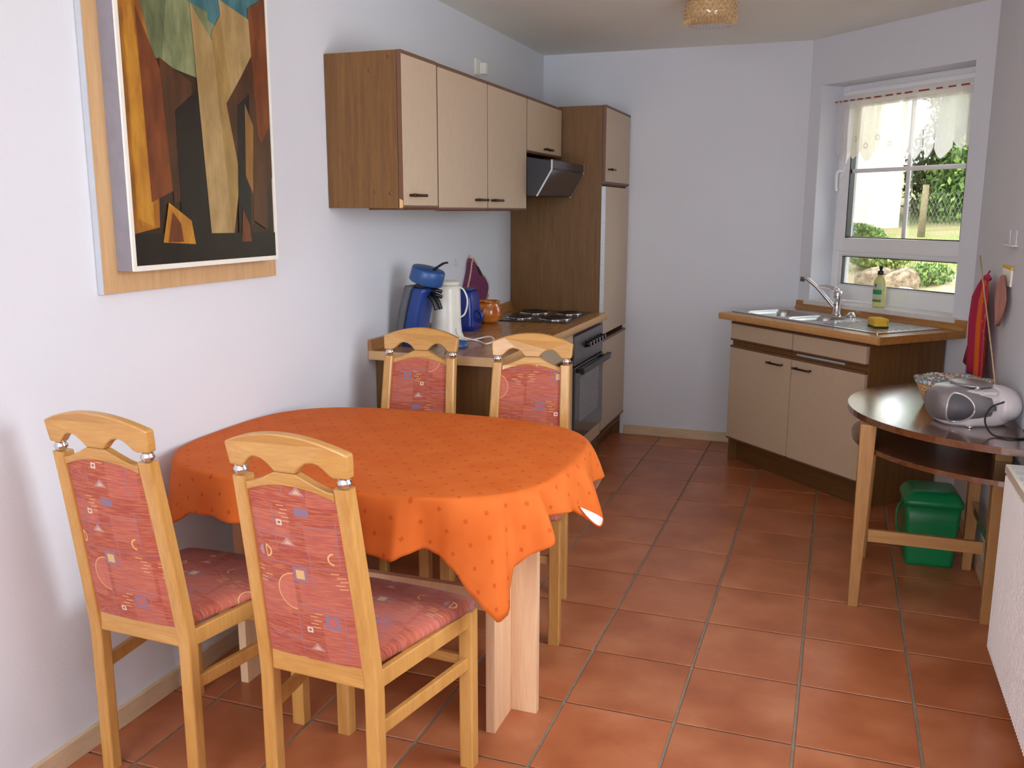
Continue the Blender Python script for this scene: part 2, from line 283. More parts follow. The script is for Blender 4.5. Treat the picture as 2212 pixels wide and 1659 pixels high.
# ------------------------------------------------------------------ helpers: meshes and objects
class B:
    """collects shapes, then links them as ONE mesh object"""
    def __init__(s): s.v = []; s.f = []; s.mi = []; s.smooth = []
    def add(s, vs, fs, mi=0, sm=False):
        o = len(s.v); s.v += [tuple(p) for p in vs]; s.f += [tuple(i+o for i in f) for f in fs]; s.mi += [mi]*len(fs); s.smooth += [sm]*len(fs); return s
    def box(s, x0, x1, y0, y1, z0, z1, mi=0):
        x0, x1 = min(x0, x1), max(x0, x1); y0, y1 = min(y0, y1), max(y0, y1); z0, z1 = min(z0, z1), max(z0, z1)
        vs = [(x0, y0, z0), (x1, y0, z0), (x1, y1, z0), (x0, y1, z0), (x0, y0, z1), (x1, y0, z1), (x1, y1, z1), (x0, y1, z1)]
        return s.add(vs, [(0, 3, 2, 1), (4, 5, 6, 7), (0, 1, 5, 4), (1, 2, 6, 5), (2, 3, 7, 6), (3, 0, 4, 7)], mi)
    def prism(s, pts, axis, a0, a1, mi=0, sm=False):
        """pts 2-D outline; axis 'x','y','z' is the extrusion axis"""
        def m(p, a):
            return {'x': (a, p[0], p[1]), 'y': (p[0], a, p[1]), 'z': (p[0], p[1], a)}[axis]
        n = len(pts); vs = [m(p, a0) for p in pts]+[m(p, a1) for p in pts]
        s.add(vs, [tuple(range(n)), tuple(range(2*n-1, n-1, -1))], mi)
        return s.add(vs, [(i, (i+1) % n, (i+1) % n+n, i+n) for i in range(n)], mi, sm)
    def lathe(s, prof, c=(0, 0, 0), n=32, mi=0, sx=1, sy=1, cap=True):
        """prof: (r, z) list"""
        vs = []
        for r, z in prof:
            for k in range(n):
                a = 2*PI*k/n; vs.append((c[0]+r*sx*math.cos(a), c[1]+r*sy*math.sin(a), c[2]+z))
        fs = []
        for i in range(len(prof)-1):
            for k in range(n): fs.append((i*n+k, i*n+(k+1) % n, (i+1)*n+(k+1) % n, (i+1)*n+k))
        if cap: fs.append(tuple(range(n-1, -1, -1))); fs.append(tuple(range((len(prof)-1)*n, len(prof)*n)))
        return s.add(vs, fs, mi, True)
    def tube(s, path, r, n=8, mi=0, cap=True):
        path = [Vector(p) for p in path]; rs = r if isinstance(r, (list, tuple)) else [r]*len(path)
        vs = []; prev = None
        for i, p in enumerate(path):
            d = (path[min(i+1, len(path)-1)]-path[max(i-1, 0)]).normalized()
            if prev is None:
                a = d.orthogonal().normalized()
            else:
                a = (prev-d*prev.dot(d)).normalized()
            prev = a; b = d.cross(a)
            for k in range(n):
                t_ = 2*PI*k/n; vs.append(p+(a*math.cos(t_)+b*math.sin(t_))*rs[i])
        fs = [(i*n+k, i*n+(k+1) % n, (i+1)*n+(k+1) % n, (i+1)*n+k) for i in range(len(path)-1) for k in range(n)]
        if cap: fs += [tuple(range(n-1, -1, -1)), tuple(range((len(path)-1)*n, len(path)*n))]
        return s.add(vs, fs, mi, True)
    def ball(s, c, r, nu=14, nv=8, mi=0, sc_=(1, 1, 1)):
        prof = [(max(1e-4, r*math.sin(PI*i/nv)), -r*math.cos(PI*i/nv)*sc_[2]) for i in range(nv+1)]
        return s.lathe(prof, c, nu, mi, sc_[0], sc_[1])
    def xf(s, fn): s.v = [tuple(fn(Vector(p))) for p in s.v]; return s
    def build(s, name, mats, parent=None, bevel=0, seg=2, fix=True):
        me = bpy.data.meshes.new(name); me.from_pydata([tuple(p) for p in s.v], [], s.f)
        if not isinstance(mats, (list, tuple)): mats = [mats]
        for m in mats: me.materials.append(m)
        me.polygons.foreach_set('material_index', s.mi); me.polygons.foreach_set('use_smooth', s.smooth)
        if fix:
            bm = bmesh.new(); bm.from_mesh(me); bmesh.ops.remove_doubles(bm, verts=bm.verts, dist=1e-6); bmesh.ops.recalc_face_normals(bm, faces=bm.faces)
            if bevel: bmesh.ops.bevel(bm, geom=[e for e in bm.edges if e.is_manifold and e.calc_face_angle(0) > .6], offset=bevel, segments=seg, profile=.5, affect='EDGES', clamp_overlap=True)
            bm.to_mesh(me); bm.free()
        me.update(); o = bpy.data.objects.new(name, me); COL.objects.link(o)
        if parent: o.parent = parent
        return o
def spline(pts, n=8):
    P = [Vector(p) for p in pts]; out = []
    for i in range(len(P)-1):
        p0 = P[max(i-1, 0)]; p1 = P[i]; p2 = P[i+1]; p3 = P[min(i+2, len(P)-1)]
        for k in range(n):
            u = k/n; out.append(.5*((2*p1)+(p2-p0)*u+(2*p0-5*p1+4*p2-p3)*u*u+(3*p1-p0-3*p2+p3)*u**3))
    out.append(P[-1]); return out
def tag(o, label, cat, group=None, kind=None):
    if label: o['label'] = label
    if cat: o['category'] = cat
    if group: o['group'] = group
    if kind: o['kind'] = kind
    return o
def thing(name, label, cat, loc=(0, 0, 0), rz=0, group=None):
    o = bpy.data.objects.new(name, None); COL.objects.link(o); o.empty_display_size = .1; o.location = loc; o.rotation_euler = (0, 0, rz); return tag(o, label, cat, group)
def struct(o): o['kind'] = 'structure'; return o
def children(o): return [c for c in bpy.data.objects if c.parent == o]
def dup(o, parent=None):
    c = o.copy(); COL.objects.link(c); c.parent = parent
    for ch in children(o): dup(ch, c)
    return c

# ------------------------------------------------------------------ room shell
XL, XR, YB, YF, H = -1.172, 1.335, 3.395, -4.7, 2.45
CA = (.480, 3.395)                                   # corner where the 45-degree window wall starts
WL = 1.209                                           # its length
CB = (CA[0]+S2*WL, CA[1]-S2*WL)
T = .3
struct(B().box(XL-T, XR+T, YF-T, YB+T, -.1, -.005).build('floor', M['grout']))
floor = bpy.data.objects['floor']
struct(B().box(XL-T, XR+T, YF-T, YB+T, H, H+.2).build('ceiling', M['ceil']))
struct(B().box(XL-T, XL, YF-T, YB+T, -.01, H).build('wall_left', M['wall']))
struct(B().prism([(XL, YB), (CA[0], CA[1]), (CA[0]+S2*T, CA[1]+S2*T+.0), (CA[0]+S2*T, YB+T), (XL, YB+T)], 'z', -.01, H).build('wall_back', M['wall']))
# angled wall in its own frame: local x along the wall, local +y outwards
AW = Matrix.Translation((CA[0], CA[1], 0)) @ Matrix.Rotation(R(-45), 4, 'Z')
WX0, WX1, WZ0, WZ1 = .095, 1.105, .945, 2.187
b = B(); b.box(0, WX0, 0, T, -.01, H); b.box(WX1, WL+.2, 0, T, -.01, H); b.box(WX0, WX1, 0, T, -.01, WZ0-.03); b.box(WX0, WX1, 0, T, WZ1, H)
o = struct(b.build('wall_window', M['wall'])); o.matrix_world = AW
# right wall with a second window opening out of frame, rear wall with one added for the fill light
b = B()
b.box(XR, XR+T, .3, CB[1]-.0, -.01, H); b.box(XR, XR+T, -1.0, .3, -.01, .85); b.box(XR, XR+T, -1.0, .3, 2.15, H); b.box(XR, XR+T, YF-T, -1.0, -.01, H)
struct(b.build('wall_right', M['wall']))
b = B(); b.box(XL, -1.0, YF-T, YF, -.01, H); b.box(.8, XR, YF-T, YF, -.01, H); b.box(-1.0, .8, YF-T, YF, -.01, .5); b.box(-1.0, .8, YF-T, YF, 2.3, H)
struct(b.build('wall_rear', M['wall']))
# tiles: every tile is an object, clipped to the room outline
room = [(XL, YF), (XR, YF), CB, CA, (XL, YB)]
def clip(poly, clipper):
    def inside(p, a, b_): return (b_[0]-a[0])*(p[1]-a[1])-(b_[1]-a[1])*(p[0]-a[0]) > -1e-9
    def inter(p, q, a, b_):
        d1 = (q[0]-p[0], q[1]-p[1]); d2 = (b_[0]-a[0], b_[1]-a[1]); den = d1[0]*d2[1]-d1[1]*d2[0]
        t_ = ((a[0]-p[0])*d2[1]-(a[1]-p[1])*d2[0])/den; return (p[0]+t_*d1[0], p[1]+t_*d1[1])
    out = poly
    for i in range(len(clipper)):
        a, b_ = clipper[i], clipper[(i+1) % len(clipper)]; src = out; out = []
        for k in range(len(src)):
            p, q = src[k], src[(k+1) % len(src)]
            if inside(q, a, b_):
                if not inside(p, a, b_): out.append(inter(p, q, a, b_))
                out.append(q)
            elif inside(p, a, b_): out.append(inter(p, q, a, b_))
        if not out: return []
    return out
TX, TY, J = .335, .34836, .0042
full = None
cells = [(i, j) for j in range(-14, 10) for i in range(-4, 4)]
cells = sorted(cells, key=lambda c_: abs(c_[1]*TY+1))
for i, j in sorted(cells, key=lambda c_: -c_[1]):
    x0, x1, y0, y1 = i*TX+J, (i+1)*TX-J, j*TY+J, (j+1)*TY-J
    poly = clip([(x0, y0), (x1, y0), (x1, y1), (x0, y1)], room)
    if len(poly) < 3: continue
    cx, cy = (x0+x1)/2, (y0+y1)/2
    whole = len(poly) == 4 and abs((max(p[0] for p in poly)-min(p[0] for p in poly))-(x1-x0)) < 1e-6 and abs((max(p[1] for p in poly)-min(p[1] for p in poly))-(y1-y0)) < 1e-6
    area_ = abs(sum(poly[k][0]*poly[(k+1) % len(poly)][1]-poly[(k+1) % len(poly)][0]*poly[k][1] for k in range(len(poly))))/2
    if area_ < 2e-4: continue
    if whole and full:
        o = bpy.data.objects.new('tile', full); COL.objects.link(o); o.parent = floor
    else:
        loc = [(p[0]-cx, p[1]-cy) for p in poly]
        o = B().prism(loc, 'z', -.005, 0).build('tile', M['tile'], floor, bevel=.0018, seg=1)
        if whole: full = o.data
    o.location = (cx, cy, 0)
# skirting
bh = .062
def skirting(name, p, q, side):
    p, q = Vector(p), Vector(q); d = (q-p).normalized(); n = Vector((-d.y, d.x))*side; th = .013
    return struct(B().prism([p, q, q+n*th, p+n*th], 'z', 0.0, bh).build(name, M['base_board'], bevel=.002))
skirting('baseboard_left', (XL, YF), (XL, .99), -1)
skirting('baseboard_back', (-.585, YB), (CA[0]-.012, YB), -1)
skirting('baseboard_right', (XR, YF), (XR, CB[1]-.02), 1)

# ------------------------------------------------------------------ window in the angled wall
FO = .15
win = bpy.data.objects.new('window_1', None); COL.objects.link(win); win.matrix_world = AW; struct(win)
def frame_box(b, x0, x1, z0, z1, wl, wr, wb, wt, y0, y1):
    b.box(x0, x0+wl, y0, y1, z0, z1); b.box(x1-wr, x1, y0, y1, z0, z1); b.box(x0+wl, x1-wr, y0, y1, z0, z0+wb); b.box(x0+wl, x1-wr, y0, y1, z1-wt, z1)
b = B(); frame_box(b, WX0, WX1, WZ0+.0, WZ1, .055, .055, .09, .055, FO+.012, FO+.075); b.box(WX0+.055, WX1-.055, FO+.012, FO+.075, 1.215, 1.255)
b.build('frame', M['pvc'], win, bevel=.004)
b = B(); frame_box(b, WX0+.035, WX1-.035, 1.24, WZ1-.035, .075, .075, .075, .075, FO-.012, FO+.05)
sash = b.build('sash', M['pvc'], win, bevel=.006)
b = B(); frame_box(b, WX0+.112, WX1-.112, 1.317, WZ1-.112, .006, .006, .006, .006, FO-.006, FO+.03); b.build('gasket', M['black'], sash)
b = B(); frame_box(b, WX0+.057, WX1-.057, 1.037, 1.213, .02, .02, .006, .006, FO+.02, FO+.05); lowf = b.build('glazing_bead', M['pvc'], win, bevel=.003)
b = B(); frame_box(b, WX0+.077, WX1-.077, 1.043, 1.207, .004, .004, .004, .004, FO+.018, FO+.04); b.build('gasket', M['black'], win)
gx0, gx1, gz0, gz1 = WX0+.112, WX1-.112, 1.317, WZ1-.112
B().box(gx0, gx1, FO+.02, FO+.024, gz0, gz1).build('pane', M['glass'], sash)
B().box(WX0+.077, WX1-.077, FO+.035, FO+.039, 1.04, 1.21).build('pane', M['glass'], win)
B().box(.602, .628, FO+.008, FO+.019, gz0, gz1).build('glazing_bar', M['pvc'], sash, bevel=.004)
b = B(); b.box(gx0, .602, FO+.008, FO+.019, 1.688, 1.712); b.box(.628, gx1, FO+.008, FO+.019, 1.688, 1.712); b.build('glazing_bar', M['pvc'], sash, bevel=.004)
hb = B().box(.148, .178, FO-.022, FO-.012, 1.665, 1.73).build('handle_plate', M['pvc'], win, bevel=.004)
B().tube(spline([(.163, FO-.02, 1.70), (.163, FO-.05, 1.70), (.158, FO-.058, 1.68), (.152, FO-.052, 1.62), (.156, FO-.05, 1.585)]), .0085, 10).build('handle', M['pvc'], win)
# sill board
o = B().box(WX0-.025, WX1+.03, -.022, FO+.012, WZ0-.028, WZ0).build('window_sill', M['sill'], win, bevel=.003)
# --- valance curtain on its rod (its own thing)
cur = thing('valance_curtain', 'short white sheer valance of pointed strips with a red ribbon across the window', 'curtain'); cur.matrix_world = AW @ Matrix.Translation((0, .105, 2.095))
B().tube([(WX0, 0, 0), (WX1, 0, 0)], .004, 8).build('rod', M['pvc'], cur)
b = B(); n = 60
for k in range(n+1):
    x = WX0+.005+(WX1-WX0-.01)*k/n; b.v += [(x, .006+.004*math.sin(k*.9), -.045), (x, .006+.004*math.sin(k*.9), .03)]
b.f = [(2*k, 2*k+2, 2*k+3, 2*k+1) for k in range(n)]; b.mi = [0]*n; b.smooth = [True]*n
b.build('heading', M['sheer2'], cur, fix=False)
dash = [(.10, .018), (.135, .014), (.165, .03), (.215, .034), (.27, .038), (.33, .036), (.39, .05), (.47, .05), (.545, .03), (.6, .05), (.69, .068), (.80, .04), (.875, .045), (.95, .05), (1.03, .05)]
for x, l_ in dash: B().box(x, x+l_, -.004, -.0015, -.004, .004).build('ribbon_dash', M['ribbon'], cur)
panels = [(.115, .07, .34, 1), (.175, .06, .36, 1), (.225, .078, .33, 0), (.31, .078, .345, 0), (.395, .078, .345, 0), (.475, .09, .36, 0),
          (.58, .07, .37, 1), (.64, .08, .355, 1), (.72, .085, .35, 1), (.80, .12, .355, 1), (.925, .085, .31, 1), (1.0, .085, .34, 1)]
for q, (x, wd, ln, dense) in enumerate(panels):
    b = B(); nn = 10
    for k in range(nn+1):
        u = k/nn; zz = -ln+.055*abs(2*u-1)**1.3
        for m_ in range(5):
            f_ = m_/4; b.v.append((x+wd*u, .012+.006*math.sin(u*PI*2+q)+.012*f_*math.sin(u*PI+q*1.7), -.03+(zz+.03)*f_))
    for k in range(nn):
        for m_ in range(4): b.f.append((k*5+m_, k*5+m_+1, (k+1)*5+m_+1, (k+1)*5+m_)); b.mi.append(0); b.smooth.append(True)
    s_ = b.build('curtain_strip', M['sheer2' if dense else 'sheer'], cur, fix=False)
    if not dense:
        b = B(); cz = -.22-(.04 if q % 2 else 0)
        for r_ in range(14):
            a = 2*PI*r_/14; d = Vector((math.cos(a), 0, math.sin(a))); e = Vector((-d.z, 0, d.x))*.0022; c0 = Vector((x+wd*.5, .0, cz))
            b.add([c0+d*.009-e, c0+d*.026, c0+d*.009+e], [(0, 1, 2)])
        b.build('daisy_print', M['daisy'], s_, fix=False)

# ------------------------------------------------------------------ cabinets
def handle(parent, p, length, axis='y', out=(1, 0, 0), mat=None):
    """bow handle: p centre on the door face, out = direction away from the door"""
    o_ = Vector(out); d = {'x': Vector((1, 0, 0)), 'y': Vector((0, 1, 0)), 'z': Vector((0, 0, 1))}[axis]; p = Vector(p); h = length/2
    b = B(); b.tube([p-d*h*.82, p-d*h*.82+o_*.02], .005, 8); b.tube([p+d*h*.82, p+d*h*.82+o_*.02], .005, 8)
    b.tube([p-d*h+o_*.022, p-d*h*.6+o_*.026, p+d*h*.6+o_*.026, p+d*h+o_*.022], [.0065, .0055, .0055, .0065], 8)
    return b.build('handle', mat or M['bronze'], parent)
def door_x(parent, xf, y0, y1, z0, z1, name='door', strips='tb', th=.019, mat=None):
    """door on a front that faces +x; xf = its outer face"""
    g = .004; d = B().box(xf-th, xf, y0+g, y1-g, z0+.014*('b' in strips), z1-.014*('t' in strips)).build(name, mat or M['beige'], parent, bevel=.0012)
    if 'b' in strips: B().prism([(xf-th, z0), (xf-.004, z0), (xf+.002, z0+.007), (xf+.001, z0+.0138), (xf-th, z0+.0138)], 'y', y0+g, y1-g).build('edge_strip', M['oak_edge'], d)
    if 't' in strips: B().prism([(xf-th, z1), (xf-.002, z1), (xf+.002, z1-.007), (xf+.001, z1-.0138), (xf-th, z1-.0138)], 'y', y0+g, y1-g).build('edge_strip', M['oak_edge'], d)
    B().box(xf-th-.0005, xf-.001, y0+g-.0012, y0+g, z0+.001, z1-.001).build('edge_strip', M['oak_edge'], d)
    return d
def carcass_x(parent, x0, x1, y0, y1, z0, z1, th=.016):
    B().box(x0, x1, y0, y0+th, z0, z1).build('side_panel', M['oak'], parent, bevel=.001)
    B().box(x0, x1, y1-th, y1, z0, z1).build('side_panel', M['oak'], parent, bevel=.001)
    B().box(x0, x1-.002, y0+th, y1-th, z0, z0+th).build('bottom_panel', M['oak'], parent)
    B().box(x0, x1-.002, y0+th, y1-th, z1-th, z1).build('top_panel', M['oak'], parent)
    B().box(x0, x0+.006, y0+th, y1-th, z0+th, z1-th).build('back_panel', M['oak'], parent)
def local(tn, pts): return pts
X0 = XL+.003
# wall cabinets (world coordinates inside a thing whose empty sits at the wall below them)
def wallcab(y0, y1, z0, z1, label, doors, hz):
    tcab = thing('wall_cabinet', label, 'cabinet', (0, 0, 0), 0, 'wall cabinets above the worktop'); tcab.location = (X0, y0, z0)
    def loc(o): return o
    W_, D_, H_ = y1-y0, -.871-X0, z1-z0
    carcass_x(tcab, 0, D_, 0, W_, 0, H_)
    yy = 0
    for (wd, hy) in doors:
        dd = door_x(tcab, D_+.021, yy, yy+wd, -.004, H_+.001)
        handle(dd, (D_+.021, hy-y0, hz-z0), .115)
        yy += wd
    return tcab
c1 = wallcab(.686, 1.004, 1.479, 2.047, 'narrow single-door wall cabinet with exposed wood grain side, nearest the painting', [(.318, .79)], 1.527)
for (x, z) in ((.19, .5), (.27, .543), (.2, .06), (.265, .055)):
    B().tube([(x, -.001, z), (x, .001, z)], .007, 12).build('cap', M['oak_edge'], c1)
B().add([(.303, -.001, .0), (.303, -.001, .035), (.318, -.001, .028), (.318, -.001, .002)], [(0, 1, 2, 3)]).build('chipped_edge', M['top_end'], c1, fix=False)
c2 = wallcab(1.006, 2.118, 1.472, 2.045, 'wide two-door beige wall cabinet in the middle of the row', [(.556, 1.455), (.556, 1.655)], 1.517)
c3 = wallcab(2.120, 2.742, 1.768, 2.045, 'short single-door wall cabinet above the cooker hood', [(.622, 2.455)], 1.797)
# cooker hood
hd = thing('cooker_hood', 'black slanted cooker hood hanging under the short wall cabinet', 'cooker hood', (X0, 2.122, 1.546))
prof = [(.0, .0), (.375, .0), (.452, .131), (.452, .176), (.30, .2), (.0, .2)]
B().prism(prof, 'y', 0, .618).build('body', M['hood_side'], hd, bevel=.002)
for yy in (-.003, .612): B().prism([(.370, -.002), (.378, -.002), (.457, .130), (.457, .182), (.450, .182), (.450, .132)], 'y', yy, yy+.009).build('trim_strip', M['alu'], hd)
B().box(.452, .457, .008, .610, .138, .180).build('front_panel', M['hood_front'], hd, bevel=.001)
b = B(); b.add([(.382, .008, .004), (.457, .008, .130), (.457, .610, .130), (.382, .610, .004), (.376, .008, .006), (.450, .008, .131), (.450, .610, .131), (.376, .610, .006)], [(0, 1, 2, 3), (7, 6, 5, 4), (0, 4, 5, 1), (1, 5, 6, 2), (2, 6, 7, 3), (3, 7, 4, 0)]); b.build('glass_visor', M['oven_glass'], hd)
# tall cupboard
tc_ = thing('tall_cabinet', 'floor to head height brown and beige tall cabinet in the back corner', 'cabinet', (X0, 2.762, 0))
TD = -.613-X0; TW = 3.389-2.762
for (yy) in (0, TW-.018): B().box(0, TD, yy, yy+.018, .0 if yy else 0, 2.058).build('side_panel', M['oak'], tc_, bevel=.001)
B().box(0, TD, .018, TW-.018, 2.04, 2.057).build('top_panel', M['oak'], tc_)
B().box(0, TD, .018, TW-.018, 1.615, 1.63).build('shelf_panel', M['oak'], tc_)
B().box(0, TD, .018, TW-.018, .1, .118).build('bottom_panel', M['oak'], tc_)
B().box(0, .008, .018, TW-.018, .118, 2.04).build('back_panel', M['oak'], tc_)
B().box(.05, TD-.05, .018, TW-.018, 0, .1).build('plinth', M['plinth'], tc_)
d = door_x(tc_, TD+.021, 0, TW, 1.622, 2.06); handle(d, (TD+.021, .11, 1.705), .1)
d = B().box(TD+.001, TD+.022, .015, TW, .747, 1.608).build('door', M['beige'], tc_, bevel=.0015)
B().box(TD+.001, TD+.024, .0, .014, .747, 1.608).build('edge_strip', M['alu'], d)
b = B()
for k in range(7): b.tube([(TD+.012, -.0005, .8+.12*k), (TD+.012, .001, .8+.12*k)], .002, 6)
b.build('screw_hole', M['black'], d)
d = door_x(tc_, TD+.021, 0, TW, .145, .715); handle(d, (TD+.021, .085, .62), .11)
# base cabinet below the worktop
bc = thing('base_cabinet', 'dark brown base cabinet under the left worktop, behind the far chairs', 'cabinet', (X0, 1.03, 0))
BD = -.612-X0; BW = 2.135-1.03
carcass_x(bc, 0, BD, 0, BW, .0, .839)
B().box(.05, BD-.05, .016, BW-.016, .016, .1).build('plinth', M['plinth'], bc)
for k in range(2):
    w_ = BW/2; d = door_x(bc, BD+.021, k*w_, (k+1)*w_, .145, .69); handle(d, (BD+.021, k*w_+(.44 if k == 0 else .1), .64), .11)
    d = door_x(bc, BD+.021, k*w_, (k+1)*w_, .705, .835, name='drawer', strips='b')
B().tube([(.30, -.001, .71), (.30, .001, .71)], .006, 12).build('cap', M['oak_edge'], bc)
# oven
ov = thing('oven', 'built-in black glass oven with a row of knobs under the hob', 'oven', (X0, 2.139, 0))
OW = 2.756-2.139
B().box(.02, BD, .002, OW-.002, .10, .832).build('housing', M['oven_panel'], ov)
B().box(.05, BD-.05, .002, OW-.002, 0, .1).build('plinth', M['plinth'], ov)
B().box(BD, BD+.02, 0, OW, .145, .222).build('lower_panel', M['beige'], ov, bevel=.002)
B().box(BD, BD+.028, .004, OW-.004, .655, .815).build('control_panel', M['oven_panel'], ov, bevel=.004)
od = B().box(BD, BD+.032, .004, OW-.004, .228, .648).build('door', M['oven_glass'], ov, bevel=.004)
B().box(BD+.032, BD+.0335, .09, OW-.11, .335, .585).build('window', M['oven_window'], od, bevel=.0005)
b = B(); b.box(BD+.03, BD+.075, .03, .06, .615, .64); b.box(BD+.03, BD+.075, OW-.06, OW-.03, .615, .64); b.box(BD+.055, BD+.08, .01, OW-.01, .612, .645); b.build('handle', M['black'], od, bevel=.006)
for k in range(6):
    y_ = .22+.067*k
    kb = B().xf(lambda p: p); kb.tube([(BD+.028, y_, .748), (BD+.032, y_, .748)], .021, 16); kb.tube([(BD+.032, y_, .748), (BD+.058, y_, .748)], [.017, .0145], 16)
    ko = kb.build('knob', M['black'], ov)
    B().box(BD+.058, BD+.060, y_-.002, y_+.002, .738, .762).build('pointer', M['alu'], ko)
# worktop with its cut-out for the hob
HX0, HX1, HY0, HY1 = -1.06, -.635, 2.16, 2.71
wt = thing('worktop', 'brown laminate worktop along the left wall with light end strip', 'worktop', (X0, .965, .842))
b = B(); WX = -.558-X0; WYL = 2.756-.965
hx0, hx1, hy0, hy1 = HX0-X0+.01, HX1-X0-.01, HY0-.965+.01, HY1-.965-.01
b.box(0, WX-.012, .003, hy0, 0, .038); b.box(0, hx0, hy0, hy1, 0, .038); b.box(hx1, WX-.012, hy0, hy1, 0, .038); b.box(0, WX-.012, hy1, WYL, 0, .038)
b.build('top', M['top'], wt)
B().prism([(WX-.012, 0), (WX-.004, 0), (WX, .006), (WX+.002, .02), (WX, .033), (WX-.005, .038), (WX-.012, .038)], 'y', .003, WYL).build('front_edge', M['top_edge'], wt)
B().box(0, WX-.002, 0, .003, 0, .038).build('end_strip', M['top_end'], wt)
B().prism([(0, .038), (.022, .038), (.014, .052), (.012, .084), (0, .086)], 'y', .0, WYL).build('upstand', M['top'], wt, bevel=.001)
# hob
hob = thing('hob', 'steel four-plate electric hob set in the worktop beside the tall cabinet', 'hob', (HX0, HY0, .88))
B().prism([(0, 0), (HX1-HX0, 0), (HX1-HX0, HY1-HY0), (0, HY1-HY0)], 'z', 0, .006).build('tray', M['hob'], hob, bevel=.003)
for (x, y, r_) in ((.115, .13, .075), (.115, .40, .09), (.315, .14, .09), (.315, .41, .075)):
    B().lathe([(r_, .006), (r_+.001, .009), (r_-.004, .0125), (r_-.01, .0125), (r_-.011, .008)], (x, y, 0), 40).build('ring', M['chrome'], hob)
    B().lathe([(r_-.011, .007), (r_-.011, .015), (r_-.018, .018), (.03, .018), (.028, .016), (.001, .016)], (x, y, 0), 40).build('hotplate', M['plate'], hob)

# ------------------------------------------------------------------ sink unit, square to the 45-degree wall.  local x along wall, -y into the room
su = thing('sink_cabinet', 'beige two-door sink base cabinet with drawer fronts under the window', 'cabinet'); su.matrix_world = AW
t0, t1, fr_ = .07, 1.098, -.54
for x in (t0, t1-.018): B().box(x, x+.018, -.02, fr_, 0, .847).build('side_panel', M['oak'], su, bevel=.001)
B().box(t0+.018, t1-.018, -.02, fr_, .14, .158).build('bottom_panel', M['oak'], su)
B().box(t0+.018, t1-.018, -.02, -.028, .158, .84).build('back_panel', M['oak'], su)
B().box(t0+.018, t1-.018, fr_+.05, fr_+.066, 0, .14).build('plinth', M['plinth'], su)
B().box(t0+.018, t1-.018, fr_+.002, fr_+.02, .826, .847).build('top_rail', M['oak'], su)
B().box(t0+.018, t1-.018, fr_+.002, fr_+.02, .694, .742).build('middle_rail', M['oak'], su)
tm = (t0+t1)/2
def door_y(parent, x0, x1, z0, z1, name, strips='tb'):
    g = .004; yf = fr_-.02
    d = B().box(x0+g, x1-g, yf, fr_-.001, z0+.012*('b' in strips), z1-.012*('t' in strips)).build(name, M['beige'], parent, bevel=.0012)
    if 'b' in strips: B().prism([(fr_-.001, z0), (yf+.004, z0), (yf-.002, z0+.006), (yf-.001, z0+.0118), (fr_-.001, z0+.0118)], 'x', x0+g, x1-g).build('edge_strip', M['oak_edge'], d)
    if 't' in strips: B().prism([(fr_-.001, z1), (yf+.002, z1), (yf-.002, z1-.006), (yf-.001, z1-.0118), (fr_-.001, z1-.0118)], 'x', x0+g, x1-g).build('edge_strip', M['oak_edge'], d)
    return d
d = door_y(su, t0, tm, .138, .70, 'door'); handle(d, (.47, fr_-.02, .648), .118, 'x', (0, -1, 0))
d = door_y(su, tm, t1, .138, .70, 'door'); handle(d, (.68, fr_-.02, .648), .125, 'x', (0, -1, 0))
door_y(su, t0, tm, .728, .838, 'drawer_front', 'tb'); door_y(su, tm, t1, .728, .838, 'drawer_front', 'tb')
B().box(tm+.02, tm+.36, fr_-.004, fr_+.0015, .712, .722).build('drawer_rail', M['alu'], su)
# its worktop, cut out for the sink
sw = thing('sink_worktop', 'brown laminate worktop with low upstand holding the sink under the window', 'worktop'); sw.matrix_world = AW @ Matrix.Translation((0, 0, .848))
WT1 = 1.196; sx0, sx1, sy0, sy1 = .0125, 1.095, -.50, -.055
b = B(); b.box(.002, sx0, -.02, -.588, 0, .038); b.box(sx1, WT1, -.02, -.588, 0, .038); b.box(sx0, sx1, -.02, sy1, 0, .038); b.box(sx0, sx1, sy0, -.588, 0, .038); b.build('top', M['top_x'], sw)
B().prism([(-.588, 0), (-.596, 0), (-.6, .006), (-.602, .019), (-.6, .033), (-.595, .038), (-.588, .038)], 'x', .002, WT1).build('front_edge', M['top_edge'], sw)
B().prism([(-.001, .0), (-.001, .088), (-.014, .086), (-.016, .052), (-.03, .038), (-.03, .0)], 'x', .002, WT1).build('upstand', M['top_x'], sw)
# sink
sk = thing('kitchen_sink', 'stainless steel sink with two round-cornered bowls and a drainer', 'sink'); sk.matrix_world = AW @ Matrix.Translation((0, 0, .886))
def rrect(x0, x1, y0, y1, r_, n_=6):
    pts = []
    for cx, cy, a0 in ((x1-r_, y1-r_, 0), (x0+r_, y1-r_, 90), (x0+r_, y0+r_, 180), (x1-r_, y0+r_, 270)):
        for k in range(n_+1): a = R(a0+90*k/n_); pts.append((cx+r_*math.cos(a), cy+r_*math.sin(a)))
    return pts
def bowl(b, x0, x1, y0, y1, depth):
    n_ = 28; rings = []
    for (ins, z, rr) in ((0, .004, .07), (.004, 0, .068), (.010, -.02, .065), (.018, -depth+.03, .06), (.035, -depth+.006, .05), (.09, -depth, .02)):
        rings.append([(p[0], p[1], z) for p in rrect(x0+ins, x1-ins, y0+ins, y1-ins, rr)])
    n_ = len(rings[0]); vs = [p for r_ in rings for p in r_]; fs = [(i*n_+k, i*n_+(k+1) % n_, (i+1)*n_+(k+1) % n_, (i+1)*n_+k) for i in range(len(rings)-1) for k in range(n_)]
    fs.append(tuple(range((len(rings)-1)*n_, len(rings)*n_))); b.add(vs, fs, 0, True)
